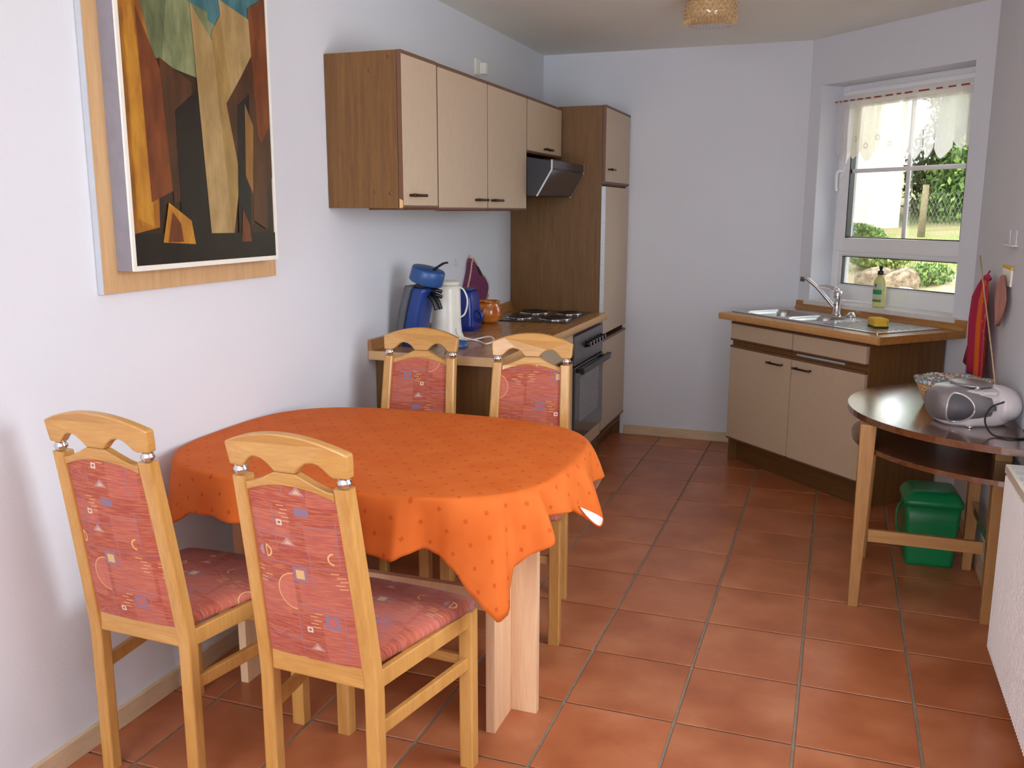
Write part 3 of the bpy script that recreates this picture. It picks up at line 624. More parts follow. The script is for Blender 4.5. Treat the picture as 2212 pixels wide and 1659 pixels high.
# deck built as strips around the two bowls
bA = (.045, .375, -.475, -.145); bB = (.40, .615, -.475, -.16); o_ = (0.0, 1.107, -.51, -.045)
bm = bmesh.new()
def loop(pts, z):
    vs = [bm.verts.new((p[0], p[1], z)) for p in pts]; return [bm.edges.new((vs[i], vs[(i+1) % len(vs)])) for i in range(len(vs))]
es = loop(rrect(*o_, .012), .004)+loop(rrect(*bA, .07), .004)+loop(rrect(*bB, .07), .004)
bmesh.ops.triangle_fill(bm, edges=es, use_beauty=True, use_dissolve=False)
vs0 = [bm.verts.new((p[0], p[1], z)) for z in (.004, .0005) for p in rrect(*o_, .012)]; nn = len(vs0)//2
for k in range(nn): bm.faces.new((vs0[k], vs0[(k+1) % nn], vs0[(k+1) % nn+nn], vs0[k+nn]))
bmesh.ops.recalc_face_normals(bm, faces=bm.faces)
me = bpy.data.meshes.new('deck'); bm.to_mesh(me); bm.free(); me.materials.append(M['steel']); deck = bpy.data.objects.new('deck', me); COL.objects.link(deck); deck.parent = sk
for q, (bb, dp) in enumerate(((bA, .15), (bB, .13))):
    b = B(); bowl(b, *bb, dp); bo = b.build('bowl', M['steel'], sk)
    B().lathe([(.036, .0), (.034, .004), (.02, .002), (.001, .002)], ((bb[0]+bb[1])/2, (bb[2]+bb[3])/2, -dp), 24).build('drain', M['chrome'], bo)
for k in range(9): B().box(.70, 1.06, -.46+.044*k, -.453+.044*k, .0042, .0062).build('drainer_rib', M['steel'], sk, bevel=.0015)
B().lathe([(.028, .004), (.028, .012), (.018, .02), (.012, .03), (.001, .031)], (.535, -.10, 0), 24).build('overflow_knob', M['chrome'], sk)
# mixer tap
tp = thing('mixer_tap', 'chrome single-lever mixer tap behind the sink bowls', 'tap'); tp.matrix_world = AW @ Matrix.Translation((.425, -.10, .890))
B().lathe([(.027, 0), (.027, .006), (.021, .012), (.0195, .06), (.021, .085), (.0235, .095), (.0235, .128), (.019, .138), (.001, .14)], (0, 0, 0), 28).build('body', M['chrome'], tp)
B().tube(spline([(-.008, -.006, .035), (-.05, -.028, .085), (-.10, -.055, .145), (-.15, -.085, .192), (-.17, -.095, .2), (-.18, -.10, .198)]), [.0105]*30+[.009]*11, 12).build('spout', M['chrome'], tp)
B().tube([(-.178, -.099, .206), (-.182, -.101, .182)], .0135, 14).build('aerator', M['grey_plastic'], tp)
b = B(); b.tube(spline([(.0, 0, .136), (-.03, -.016, .152), (-.07, -.036, .160), (-.10, -.05, .158)]), [.014]*8+[.010]*8+[.006]*9, 10); b.build('lever', M['chrome'], tp)
# sponge, soap bottle
sg = thing('sponge', 'yellow grip sponge with a dark scouring pad on the drainer', 'sponge'); sg.matrix_world = AW @ Matrix.Translation((.925, -.315, .8905)) @ Matrix.Rotation(R(-28), 4, 'Z')
B().prism(rrect(-.06, .06, -.035, .035, .008), 'z', .0, .009).build('scouring_pad', M['scour'], sg)
b = B(); prof = [(0, .009), (.001, .012), (-.004, .022), (.0, .032), (.002, .04), (-.003, .046)]
rings = [[(p[0], p[1], z) for p in rrect(-.06-ins, .06+ins, -.035-ins, .035+ins, .014)] for ins, z in prof]; n_ = len(rings[0])
b.add([p for r_ in rings for p in r_], [(i*n_+k, i*n_+(k+1) % n_, (i+1)*n_+(k+1) % n_, (i+1)*n_+k) for i in range(len(rings)-1) for k in range(n_)]+[tuple(range(n_-1, -1, -1)), tuple(range((len(rings)-1)*n_, len(rings)*n_))], 0, True); b.build('foam', M['yellow'], sg)
bt = thing('dish_soap_bottle', 'pale yellow washing-up liquid bottle with black cap on the window sill', 'bottle'); bt.matrix_world = AW @ Matrix.Translation((.60, .03, .9455)) @ Matrix.Rotation(R(12), 4, 'Z')
B().lathe([(.001, 0), (.034, .001), (.037, .008), (.037, .12), (.034, .145), (.024, .166), (.014, .176), (.014, .182)], (0, 0, 0), 32, 0, 1, .62).build('bottle_body', M['soap'], bt)
B().lathe([(.017, .180), (.017, .2), (.008, .203), (.0075, .212), (.011, .216), (.0105, .226), (.001, .228)], (0, 0, 0), 24).build('cap', M['black'], bt)
def decal(name, mat_, a0, a1, z0, z1, par):
    b = B(); k_ = 10
    for z in (z0, z1):
        for i in range(k_+1):
            a = R(a0+(a1-a0)*i/k_); b.v.append((.0376*math.cos(a), .0376*.62*math.sin(a), z))
    b.f = [(i, i+1, k_+2+i, k_+1+i) for i in range(k_)]; b.mi = [0]*k_; b.smooth = [True]*k_; return b.build(name, mat_, par, fix=False)
decal('label_print', M['label_pale'], -150, -50, .03, .135, bt); 
def decal2(name, mat_, a0, a1, z0, z1):
    b = B(); k_ = 8
    for z in (z0, z1):
        for i in range(k_+1):
            a = R(a0+(a1-a0)*i/k_); b.v.append((.0379*math.cos(a), .0379*.62*math.sin(a), z))
    b.f = [(i, i+1, k_+2+i, k_+1+i) for i in range(k_)]; b.mi = [0]*k_; b.smooth = [True]*k_; return b.build(name, mat_, bt, fix=False)
decal2('label_band', M['label_green'], -150, -50, .072, .098); decal2('label_band', M['label_dark'], -148, -52, .03, .044)
decal2('label_emblem', M['grey_plastic'], -118, -100, .112, .13)

# ------------------------------------------------------------------ things on the left worktop
WTZ = .8805
cm = thing('coffee_machine', 'blue and grey curved coffee pod machine on the near end of the worktop', 'coffee machine', (-1.045, 1.18, WTZ), R(-6))
def lean(z): return .085*(z/.34)**1.6                # the body arcs forward (+x) as it rises
def slab(y0, y1, x0, x1, z0, z1, name, mat_, par, r_=.01):
    b = B(); nz = 14; rings = []
    for i in range(nz+1):
        z = z0+(z1-z0)*i/nz; rings.append([(p[0]+lean(z), p[1], z) for p in rrect(x0, x1, y0, y1, r_, 4)])
    n_ = len(rings[0]); b.add([p for q in rings for p in q], [(i*n_+k, i*n_+(k+1) % n_, (i+1)*n_+(k+1) % n_, (i+1)*n_+k) for i in range(nz) for k in range(n_)], 0, True)
    b.add([p for q in (rings[0], rings[-1]) for p in q], [tuple(range(n_-1, -1, -1)), tuple(range(n_, 2*n_))]); return b.build(name, mat_, par)
slab(-.062, .062, -.082, -.040, .0, .268, 'water_tank', M['grey_plastic'], cm, .018)
slab(-.060, .060, -.039, .030, .0, .258, 'body', M['blue'], cm, .018)
B().prism(rrect(-.03, .085, -.06, .06, .03), 'z', 0, .018).build('drip_tray', M['grey_plastic'], cm, bevel=.003)
hdm = B().lathe([(.001, 0), (.070, .0), (.075, .005), (.074, .058), (.070, .064), (.03, .066), (.001, .0665)], (0, 0, 0), 40)
hdm.xf(lambda p: Euler((0, R(17), 0)).to_matrix() @ p + Vector((.052, 0, .279)))
hdm.build('lid', M['bluelid'], cm)
B().tube(spline([(.085, -.0, .330), (.112, -.0, .348), (.145, 0, .366), (.165, 0, .369)]), [.0065]*8+[.0055]*8+[.0045]*9, 10).build('lever', M['black'], cm)
b = B(); b.tube([(.045, 0, .282), (.062, 0, .248)], .052, 20); b.build('brew_head', M['black'], cm)
b = B()
for dz in (0, -.022): b.tube([(.08, 0, .258+dz), (.132, 0, .243+dz)], .0085, 10)
b.tube(spline([(.075, -.015, .225), (.10, -.018, .205), (.117, -.018, .165)]), .010, 10); b.tube(spline([(.075, .015, .225), (.10, .018, .205), (.117, .018, .165)]), .010, 10)
b.build('spout', M['black'], cm)
wj = thing('white_kettle', 'tall white plastic jug kettle with round handle beside the coffee machine', 'kettle', (-.995, 1.40, WTZ), 0)
B().lathe([(.001, 0), (.082, 0), (.082, .010), (.072, .035), (.068, .08), (.066, .235), (.062, .25), (.001, .252)], (0, 0, 0), 36).build('body', M['white_plastic'], wj)
B().lathe([(.062, .252), (.064, .262), (.055, .272), (.001, .274)], (0, 0, 0), 32).build('lid', M['white_plastic'], wj)
B().tube(spline([(.06, 0, .245), (.085, 0, .235), (.103, 0, .20), (.104, 0, .16), (.09, 0, .12), (.066, 0, .105)]), .004, 10).build('handle', M['white_plastic'], wj)
bk = thing('blue_kettle', 'cobalt blue plastic kettle behind the white kettle', 'kettle', (-1.062, 1.76, WTZ), 0)
b = B(); rings = []
for z, sx_, sy_ in ((0, .074, .072), (.03, .076, .074), (.10, .073, .07), (.165, .068, .064), (.19, .062, .058), (.198, .055, .05)):
    rings.append([(p[0], p[1], z) for p in rrect(-sx_, sx_, -sy_, sy_, sx_*.35, 5)])
n_ = len(rings[0]); b.add([p for q in rings for p in q], [(i*n_+k, i*n_+(k+1) % n_, (i+1)*n_+(k+1) % n_, (i+1)*n_+k) for i in range(5) for k in range(n_)]+[tuple(range(n_-1, -1, -1)), tuple(range(5*n_, 6*n_))], 0, True); b.build('body', M['blue_dark'], bk)
B().prism(rrect(-.05, .052, -.045, .045, .02), 'z', .198, .208).build('lid', M['blue'], bk, bevel=.003)
B().tube(spline([(.078, 0, .10), (.097, 0, .085), (.100, 0, .06), (.083, 0, .045)]), .010, 8).build('handle', M['blue_dark'], bk)
pt = thing('ceramic_pot', 'small round amber glazed ceramic pot next to the hob', 'pot', (-1.045, 2.06, WTZ))
B().lathe([(.001, 0), (.045, 0), (.068, .02), (.078, .052), (.072, .085), (.06, .1), (.062, .112), (.068, .118), (.062, .119), (.055, .112), (.056, .098), (.066, .08), (.07, .05), (.05, .015), (.001, .012)], (0, 0, 0), 40).build('pot_body', M['pot'], pt)
B().tube(spline([(.01, -.07, .085), (.012, -.088, .08), (.012, -.09, .055), (.01, -.076, .045)]), .006, 8).build('handle', M['pot'], pt)
# kettle base with its cords
kb_ = thing('kettle_base', 'low blue round power base on the worktop in front of the kettles', 'kettle base', (-.855, 1.19, WTZ))
B().lathe([(.001, 0), (.05, 0), (.052, .008), (.044, .026), (.02, .032), (.001, .032)], (0, 0, 0), 32).build('disc', M['bluelid'], kb_)
def cord(path, r_, m_, root):
    inv = (Matrix.Translation(root.location) @ root.rotation_euler.to_matrix().to_4x4()).inverted()
    return B().tube([inv @ p for p in spline(path)], r_, 8).build('cord', m_, root)
cord([(-.92, 1.36, WTZ+.006), (-.86, 1.40, WTZ+.006), (-.79, 1.42, WTZ+.02), (-.745, 1.36, WTZ+.012), (-.755, 1.29, WTZ+.006), (-.82, 1.36, WTZ+.006), (-.885, 1.29, WTZ+.035), (-.895, 1.28, WTZ+.07)], .0038, M['whitecord'], wj)
cord([(-1.0, 1.12, WTZ+.006), (-.94, 1.15, WTZ+.045), (-.895, 1.14, WTZ+.05), (-.87, 1.10, WTZ+.006)], .0038, M['blackcord'], cm)
# oven mitt on a wall hook
mt = thing('oven_mitt', 'purple quilted oven mitt with cream stitched edge hanging above the pot', 'oven mitt', (XL+.002, 2.09, 1.20))
out = [(.0, .02), (-.018, .0), (-.04, -.06), (-.075, -.12), (-.10, -.17), (-.10, -.235), (.02, -.25), (.10, -.235), (.185, -.235), (.235, -.18), (.235, -.14), (.19, -.10), (.14, -.075), (.095, -.055), (.05, -.01), (.015, .01)]
sp_ = [(p.x, p.y) for p in spline([(a, b_, 0) for a, b_ in out]+[(out[0][0], out[0][1], 0)], 4)][:-1]
def puff(name, pts, x0, x1, mat_, par):
    b = B(); cx = sum(p[0] for p in pts)/len(pts); cz = sum(p[1] for p in pts)/len(pts); n_ = len(pts); rings = []
    for s_, x in ((1, x0), (1, x0+(x1-x0)*.5), (.93, x0+(x1-x0)*.85), (.7, x1), (.3, x1)): rings.append([(x, cx+(p[0]-cx)*s_, cz+(p[1]-cz)*s_) for p in pts])
    b.add([p for q in rings for p in q], [(i*n_+k, i*n_+(k+1) % n_, (i+1)*n_+(k+1) % n_, (i+1)*n_+k) for i in range(4) for k in range(n_)]+[tuple(range(4*n_, 5*n_))], 0, True); return b.build(name, mat_, par)
puff('mitt_body', sp_, .004, .034, M['purple'], mt)
B().tube([(.03, p[0], p[1]) for p in sp_[:36]], .004, 6).build('stitched_edge', M['cream'], mt)
b = B()
for k in range(0, len(sp_)-1):
    p = sp_[k]; q = sp_[(k+1) % len(sp_)]; d = Vector((q[0]-p[0], q[1]-p[1])); 
    if d.length < 1e-4: continue
    nn_ = Vector((-d.y, d.x)).normalized()*.009
    b.tube([(.032, p[0]-nn_.x*.3, p[1]-nn_.y*.3), (.033, p[0]+nn_.x, p[1]+nn_.y)], .0014, 5)
b.build('stitches', M['cream'], mt)
puff('cuff_opening', [(.03, -.02), (.06, -.025), (.11, -.06), (.13, -.085), (.10, -.085), (.06, -.06)], .02, .036, M['darkcloth'], mt)
b = B(); b.tube(spline([(.008, .0, .0), (.018, -.004, .02), (.01, .002, .035), (.004, .004, .015)]), .003, 6); b.build('hanging_loop', M['cream'], mt)
for q, yy in enumerate((1.918, 2.105)):
    hk = thing('wall_hook', ['small clear plastic hook on the left wall, empty', 'small clear plastic hook on the left wall holding the oven mitt'][q], 'hook', (XL+.0005, yy, 1.20), 0, 'clear adhesive wall hooks')
    B().box(0, .003, -.01, .01, -.014, .025).build('back_plate', M['clear'], hk, bevel=.001)
    B().tube(spline([(.003, 0, .0), (.012, 0, -.008), (.016, 0, .0), (.015, 0, .01)]), .0025, 8).build('hook_arm', M['clear'], hk)
# connection box above the cabinets
sb = thing('wall_socket', 'white wall socket on the wall above the cabinets', 'socket', (XL+.0005, 2.235, 2.215))
B().box(0, .012, -.042, .042, -.042, .042).build('plate', M['white_plastic'], sb, bevel=.003)
B().box(.012, .05, -.0, .036, -.036, .024).build('plug', M['white_plastic'], sb, bevel=.005)
# ------------------------------------------------------------------ painting
pa = thing('painting', 'large abstract ochre and teal painting in a beech frame on the left wall', 'painting', (XL+.001, -.512, 1.246))
PW, PH = .802, 1.01
b = B(); fwid = .066
B().box(.0, .018, 0, PW, 0, PH).build('frame_panel', M['frame'], pa, bevel=.0015)
B().box(.0, .0185, -.0025, 0, 0, PH).build('frame_edge', M['alu'], pa)
y0, y1, z0, z1 = .054, .738, .060, .945; xx = .018; px_ = .050
B().box(xx, xx+px_, y0, y1, z0, z1).build('backing_box', M['box_side'], pa)
b = B(); e = .014
b.box(xx+px_, xx+px_+.006, y0, y0+e, z0, z1); b.box(xx+px_, xx+px_+.006, y1-e, y1, z0, z1); b.box(xx+px_, xx+px_+.006, y0+e, y1-e, z0, z0+e); b.box(xx+px_, xx+px_+.006, y0+e, y1-e, z1-e, z1); b.build('inner_frame', M['white_plastic'], pa, bevel=.0015)
cvx = xx+px_+.001; cy0, cy1, cz0, cz1 = y0+e, y1-e, z0+e, z1-e
def paint(name, c1_, c2_):
    t = NT(name); n = t.noise(t.coord(scale=(8, 8, 2.5)), 3, 4, .6); t.base(t.ramp(n, [(.35, c8(c1_)), (.65, c8(c2_))])); t.b.inputs['Roughness'].default_value = .35; return t.m
canvas = B().box(cvx-.001, cvx, cy0, cy1, cz0, cz1).build('canvas', paint('paint_umber', 0x24160C, 0x3A2412), pa)
pd_ = lambda v_: v_
PM = {'teal': paint('paint_teal', 0x2C5A62, 0x4A7A80), 'sage': paint('paint_sage', 0x5E6844, 0x8A8E66), 'sage2': paint('paint_sage_dark', 0x4C5638, 0x6E7450), 'cream': paint('paint_cream', 0x94784A, 0xAE9262), 'cream2': paint('paint_straw', 0x86693A, 0xA0824A),
      'ochre': paint('paint_ochre', 0x7C4A10, 0xB0741C), 'rust': paint('paint_rust', 0x5E2C10, 0x7C421A), 'gold': paint('paint_gold', 0x9A6018, 0xBC8628), 'dark': paint('paint_black_brown', 0x140D08, 0x22150C), 'brown': paint('paint_brown', 0x3A2210, 0x543218), 'tan': paint('paint_tan', 0x7A5426, 0x92692F)}
shards = [('teal', [(0, .86), (1, .80), (1, 1), (0, 1)]), ('sage2', [(.12, .9), (.62, .84), (.55, .62), (.16, .66)]), ('sage', [(.3, .88), (.72, .82), (.66, .6), (.24, .64)]), ('teal', [(.55, .98), (.8, .95), (.72, .78), (.56, .82)]),
          ('ochre', [(0, 0.1), (0, 1), (.07, 1), (.2, .62), (.16, .12)]), ('gold', [(.03, .15), (.03, .95), (.07, .9), (.12, .5), (.13, .12)]), ('rust', [(.12, .2), (.10, .8), (.24, .6), (.3, .25)]), ('brown', [(.22, .66), (.42, .6), (.44, .22), (.26, .2)]), ('dark', [(.3, .5), (.46, .58), (.5, .05), (.3, .1)]),
          ('cream', [(.44, .86), (.6, .74), (.66, .08), (.5, .08)]), ('cream2', [(.58, .78), (.68, .88), (.74, .3), (.66, .07)]), ('cream', [(.64, .9), (.88, .86), (.9, .76), (.7, .58)]),
          ('brown', [(1, .84), (1, .3), (.8, .1), (.66, .55)]), ('rust', [(.86, .9), (1, .96), (1, .5), (.9, .4)]), ('dark', [(.74, .55), (.84, .6), (.8, .05), (.7, .05)]), ('tan', [(.8, .56), (.88, .46), (.86, .2), (.78, .3)]), ('brown', [(.86, .5), (.97, .36), (.94, .1), (.82, .14)]), ('dark', [(0, 0), (0, .1), (1, .09), (1, 0)]),
          ('gold', [(.17, .07), (.22, .2), (.36, .14), (.38, .06)]), ('rust', [(.2, .07), (.24, .17), (.29, .13), (.3, .07)]), ('rust', [(.72, .06), (.74, .18), (.79, .12), (.8, .06)])]
for q, (c_, pts) in enumerate(shards):
    P_ = [(cy0+(cy1-cy0)*a, cz0+(cz1-cz0)*b_) for a, b_ in pts]
    B().add([(cvx+.0002*(q+1), a, b_) for a, b_ in P_], [tuple(range(len(P_)))]).build('painted_shape', PM[c_], canvas, fix=False)

# ------------------------------------------------------------------ ceiling lamp
lp = thing('ceiling_lamp', 'round amber crystal glass ceiling lamp', 'ceiling lamp', (.062, 2.1, 2.45))
B().lathe([(.001, -.0), (.07, -.0), (.07, -.012), (.09, -.02), (.001, -.021)], (0, 0, 0), 32).build('mount', M['brass'], lp)
lb = B().lathe([(.112, -.022), (.118, -.03), (.118, -.095), (.10, -.124), (.001, -.126)], (0, 0, 0), 48).build('glass_shade', M['crystal'], lp)
b = B()
for row in range(4):
    for k in range(30):
        a = 2*PI*(k+(row % 2)*.5)/30; z = -.038-.018*row; c0 = Vector((.118*math.cos(a), .118*math.sin(a), z)); o_r = Vector((math.cos(a), math.sin(a), 0)); tg = Vector((-math.sin(a), math.cos(a), 0))
        b.add([c0+tg*.0115, c0+Vector((0, 0, .0095)), c0-tg*.0115, c0-Vector((0, 0, .0095)), c0+o_r*.008], [(0, 1, 4), (1, 2, 4), (2, 3, 4), (3, 0, 4)])
for k in range(40):
    a = 2*PI*k/40; d = Vector((math.cos(a), math.sin(a), 0)); tg = Vector((-math.sin(a), math.cos(a), 0))*.0075
    p0, p1 = d*.119+Vector((0, 0, -.098)), d*.10+Vector((0, 0, -.127)); b.add([p0-tg, p0+tg, p1, d*.128+Vector((0, 0, -.112))], [(0, 1, 3), (1, 2, 3), (2, 0, 3)])
f_ = b.build('facets', M['crystal'], lp, fix=False); f_['kind'] = 'stuff'

# ------------------------------------------------------------------ dining table and cloth
TXC, TYC, TA, TB, TN, TZ = -.5675, -.03, .592, .463, 3.2, .765
tb = thing('dining_table', 'beech dining table with slab pedestals under the orange cloth', 'table', (TXC, TYC, 0))
def sup(th, a_, b_, n_=TN):
    c_, s_ = math.cos(th), math.sin(th); r_ = (abs(c_/a_)**n_+abs(s_/b_)**n_)**(-1/n_); return (r_*c_, r_*s_)
B().prism([sup(2*PI*k/96, TA-.004, TB-.004) for k in range(96)], 'z', TZ-.026, TZ).build('tabletop', M['beech_light'], tb, bevel=.003)
for s_ in (1, -1):
    xa = s_*.417
    p = B().box(xa-.0135, xa+.0135, -.205, .205, 0, TZ-.0265).build('pedestal_panel', M['beech_light'], tb, bevel=.001)
    for yy in (-.065,): B().box(xa+s_*.0137, xa+s_*.092, yy, yy+.024, 0, TZ-.0265).build('pedestal_fin', M['beech_light'], tb, bevel=.001)
B().box(-.403, .403, -.012, .012, .275, .345).build('stretcher', M['beech_light'], tb, bevel=.001)
hem = [(-180, .632, .012), (-160, .60, .012), (-150, .56, .02), (-144, .545, .03), (-138.3, .600, .03), (-130.8, .646, .028), (-122, .655, .025), (-114.2, .651, .03), (-104, .66, .02), (-95, .642, .04), (-86, .652, .022), (-76, .63, .045), (-71, .64, .03), (-65.4, .625, .05), (-59.3, .619, .062), (-57.1, .628, .045), (-52.8, .637, .018), (-49.7, .621, .018), (-46.6, .593, .034), (-42.5, .530, .06),
       (-39.8, .487, .076), (-38.0, .462, .085), (-36.2, .474, .076), (-35, .492, .06), (-34.3, .54, .034), (-32.9, .581, .024), (-29.9, .611, .045), (-26.6, .634, .090), (-25.7, .645, .092), (-24.2, .665, .034), (-22.9, .678, .018), (-18.2, .677, .03), (-13.1, .670, .04), (-8, .64, .05), (-2, .606, .066), (2, .598, .078), (5, .625, .066), (8, .65, .045), (16, .66, .03), (24, .655, .05), (31, .58, .06), (36, .50, .07), (41, .56, .05), (50, .64, .03), (60, .63, .05), (72, .65, .025), (84, .63, .045), (98, .65, .025), (112, .64, .04), (126, .65, .03), (138, .6, .045), (146, .56, .04), (156, .62, .015), (168, .63, .01), (180, .632, .012)]
def hem_at(deg):
    for i in range(len(hem)-1):
        if hem[i][0] <= deg <= hem[i+1][0]:
            u = (deg-hem[i][0])/(hem[i+1][0]-hem[i][0]); u = u*u*(3-2*u)*.5+u*.5
            return hem[i][1]+(hem[i+1][1]-hem[i][1])*u, hem[i][2]+(hem[i+1][2]-hem[i][2])*u
    return .632, .012
NTH = 480; vs = []; uv = []; CT = TZ+.0018; nring = 0
rings = []
def norm_at(th, p, a_=TA, b_=TB):
    g = Vector((math.copysign(abs(p[0]/a_)**(TN-1)/a_, p[0]), math.copysign(abs(p[1]/b_)**(TN-1)/b_, p[1]))); return g.normalized()
for f_ in (0.02, .2, .4, .6, .8, .92, .985):
    rings.append([((sup(2*PI*k/NTH-PI, TA, TB)[0]*f_, sup(2*PI*k/NTH-PI, TA, TB)[1]*f_, CT), None) for k in range(NTH)])
dr = (0, .012, .03, .06, .12, .2, .3, .4, .5, .6, .7, .8, .88, .94, 1.0)
for s_ in dr:
    ring = []
    for k in range(NTH):
        th = 2*PI*k/NTH-PI; p = sup(th, TA, TB); g = norm_at(th, p); hz, dl = hem_at(math.degrees(th)); drop = CT-.004-hz
        if s_ == 0: x, y, z = p[0]+g.x*.001, p[1]+g.y*.001, CT-.0008
        else:
            z = CT-.004-drop*s_; d = .004+(dl-.004)*(s_**.6)+.003*s_*math.sin(th*31+2*math.sin(th*5))+.007*s_*math.sin(th*17+1.3*math.sin(th*4))
            x, y = p[0]+g.x*d, p[1]+g.y*d
        if x+TXC < XL+.006: x = XL+.006-TXC
        ring.append(((x, y, z), (p[0]+g.x*drop*s_, p[1]+g.y*drop*s_)))
    rings.append(ring)
verts = [(p[0], p[1], p[2]) for r_ in rings for p, _ in r_]; uvs = [((q or (p[0], p[1]))) for r_ in rings for p, q in r_]
faces = [(i*NTH+k, i*NTH+(k+1) % NTH, (i+1)*NTH+(k+1) % NTH, (i+1)*NTH+k) for i in range(len(rings)-1) for k in range(NTH)]; faces.append(tuple(range(NTH-1, -1, -1)))
faces = [tuple(reversed(f_)) for f_ in faces]
me = bpy.data.meshes.new('tablecloth'); me.from_pydata(verts, [], faces); ul = me.uv_layers.new(name='flat_cloth')
for lp_ in me.loops: ul.data[lp_.index].uv = uvs[lp_.vertex_index]
me.polygons.foreach_set('use_smooth', [True]*len(me.polygons)); me.materials.append(M['cloth']); me.materials.append(M['cloth_under'])
clo = bpy.data.objects.new('tablecloth', me); COL.objects.link(clo); clo.location = (TXC, TYC, 0)
tag(clo, 'orange tablecloth with small dark diamonds draped over the dining table', 'tablecloth')
so = clo.modifiers.new('thickness', 'SOLIDIFY'); so.thickness = .0012; so.offset = -1; so.material_offset = 1; so.material_offset_rim = 0

# turned-out corner of the hem, showing the pale underside
A_, B_ = Vector((.071+.012, -.172, .686)), Vector((.10+.012, -.012, .603)); upc, lowc = [], []
for k in range(13):
    u = k/12; p = A_.lerp(B_, u); o_n = Vector((.94, -.3, 0))
    upc.append(p+o_n*(.012*math.sin(PI*u))); lowc.append(p+o_n*(.020*math.sin(PI*u))-Vector((0, 0, .034*math.sin(PI*u)**.8)))
hf = B(); hf.add([p-Vector((TXC, TYC, 0)) for p in upc+lowc], [(k, k+1, 14+k, 13+k) for k in range(12)], 0, True); hf.build('hem_fold', M['cloth_under'], clo, fix=False)
hf = B(); hf.tube([p-Vector((TXC, TYC, 0)) for p in lowc], .0025, 6); hf.build('hem_edge', M['cloth'], clo)
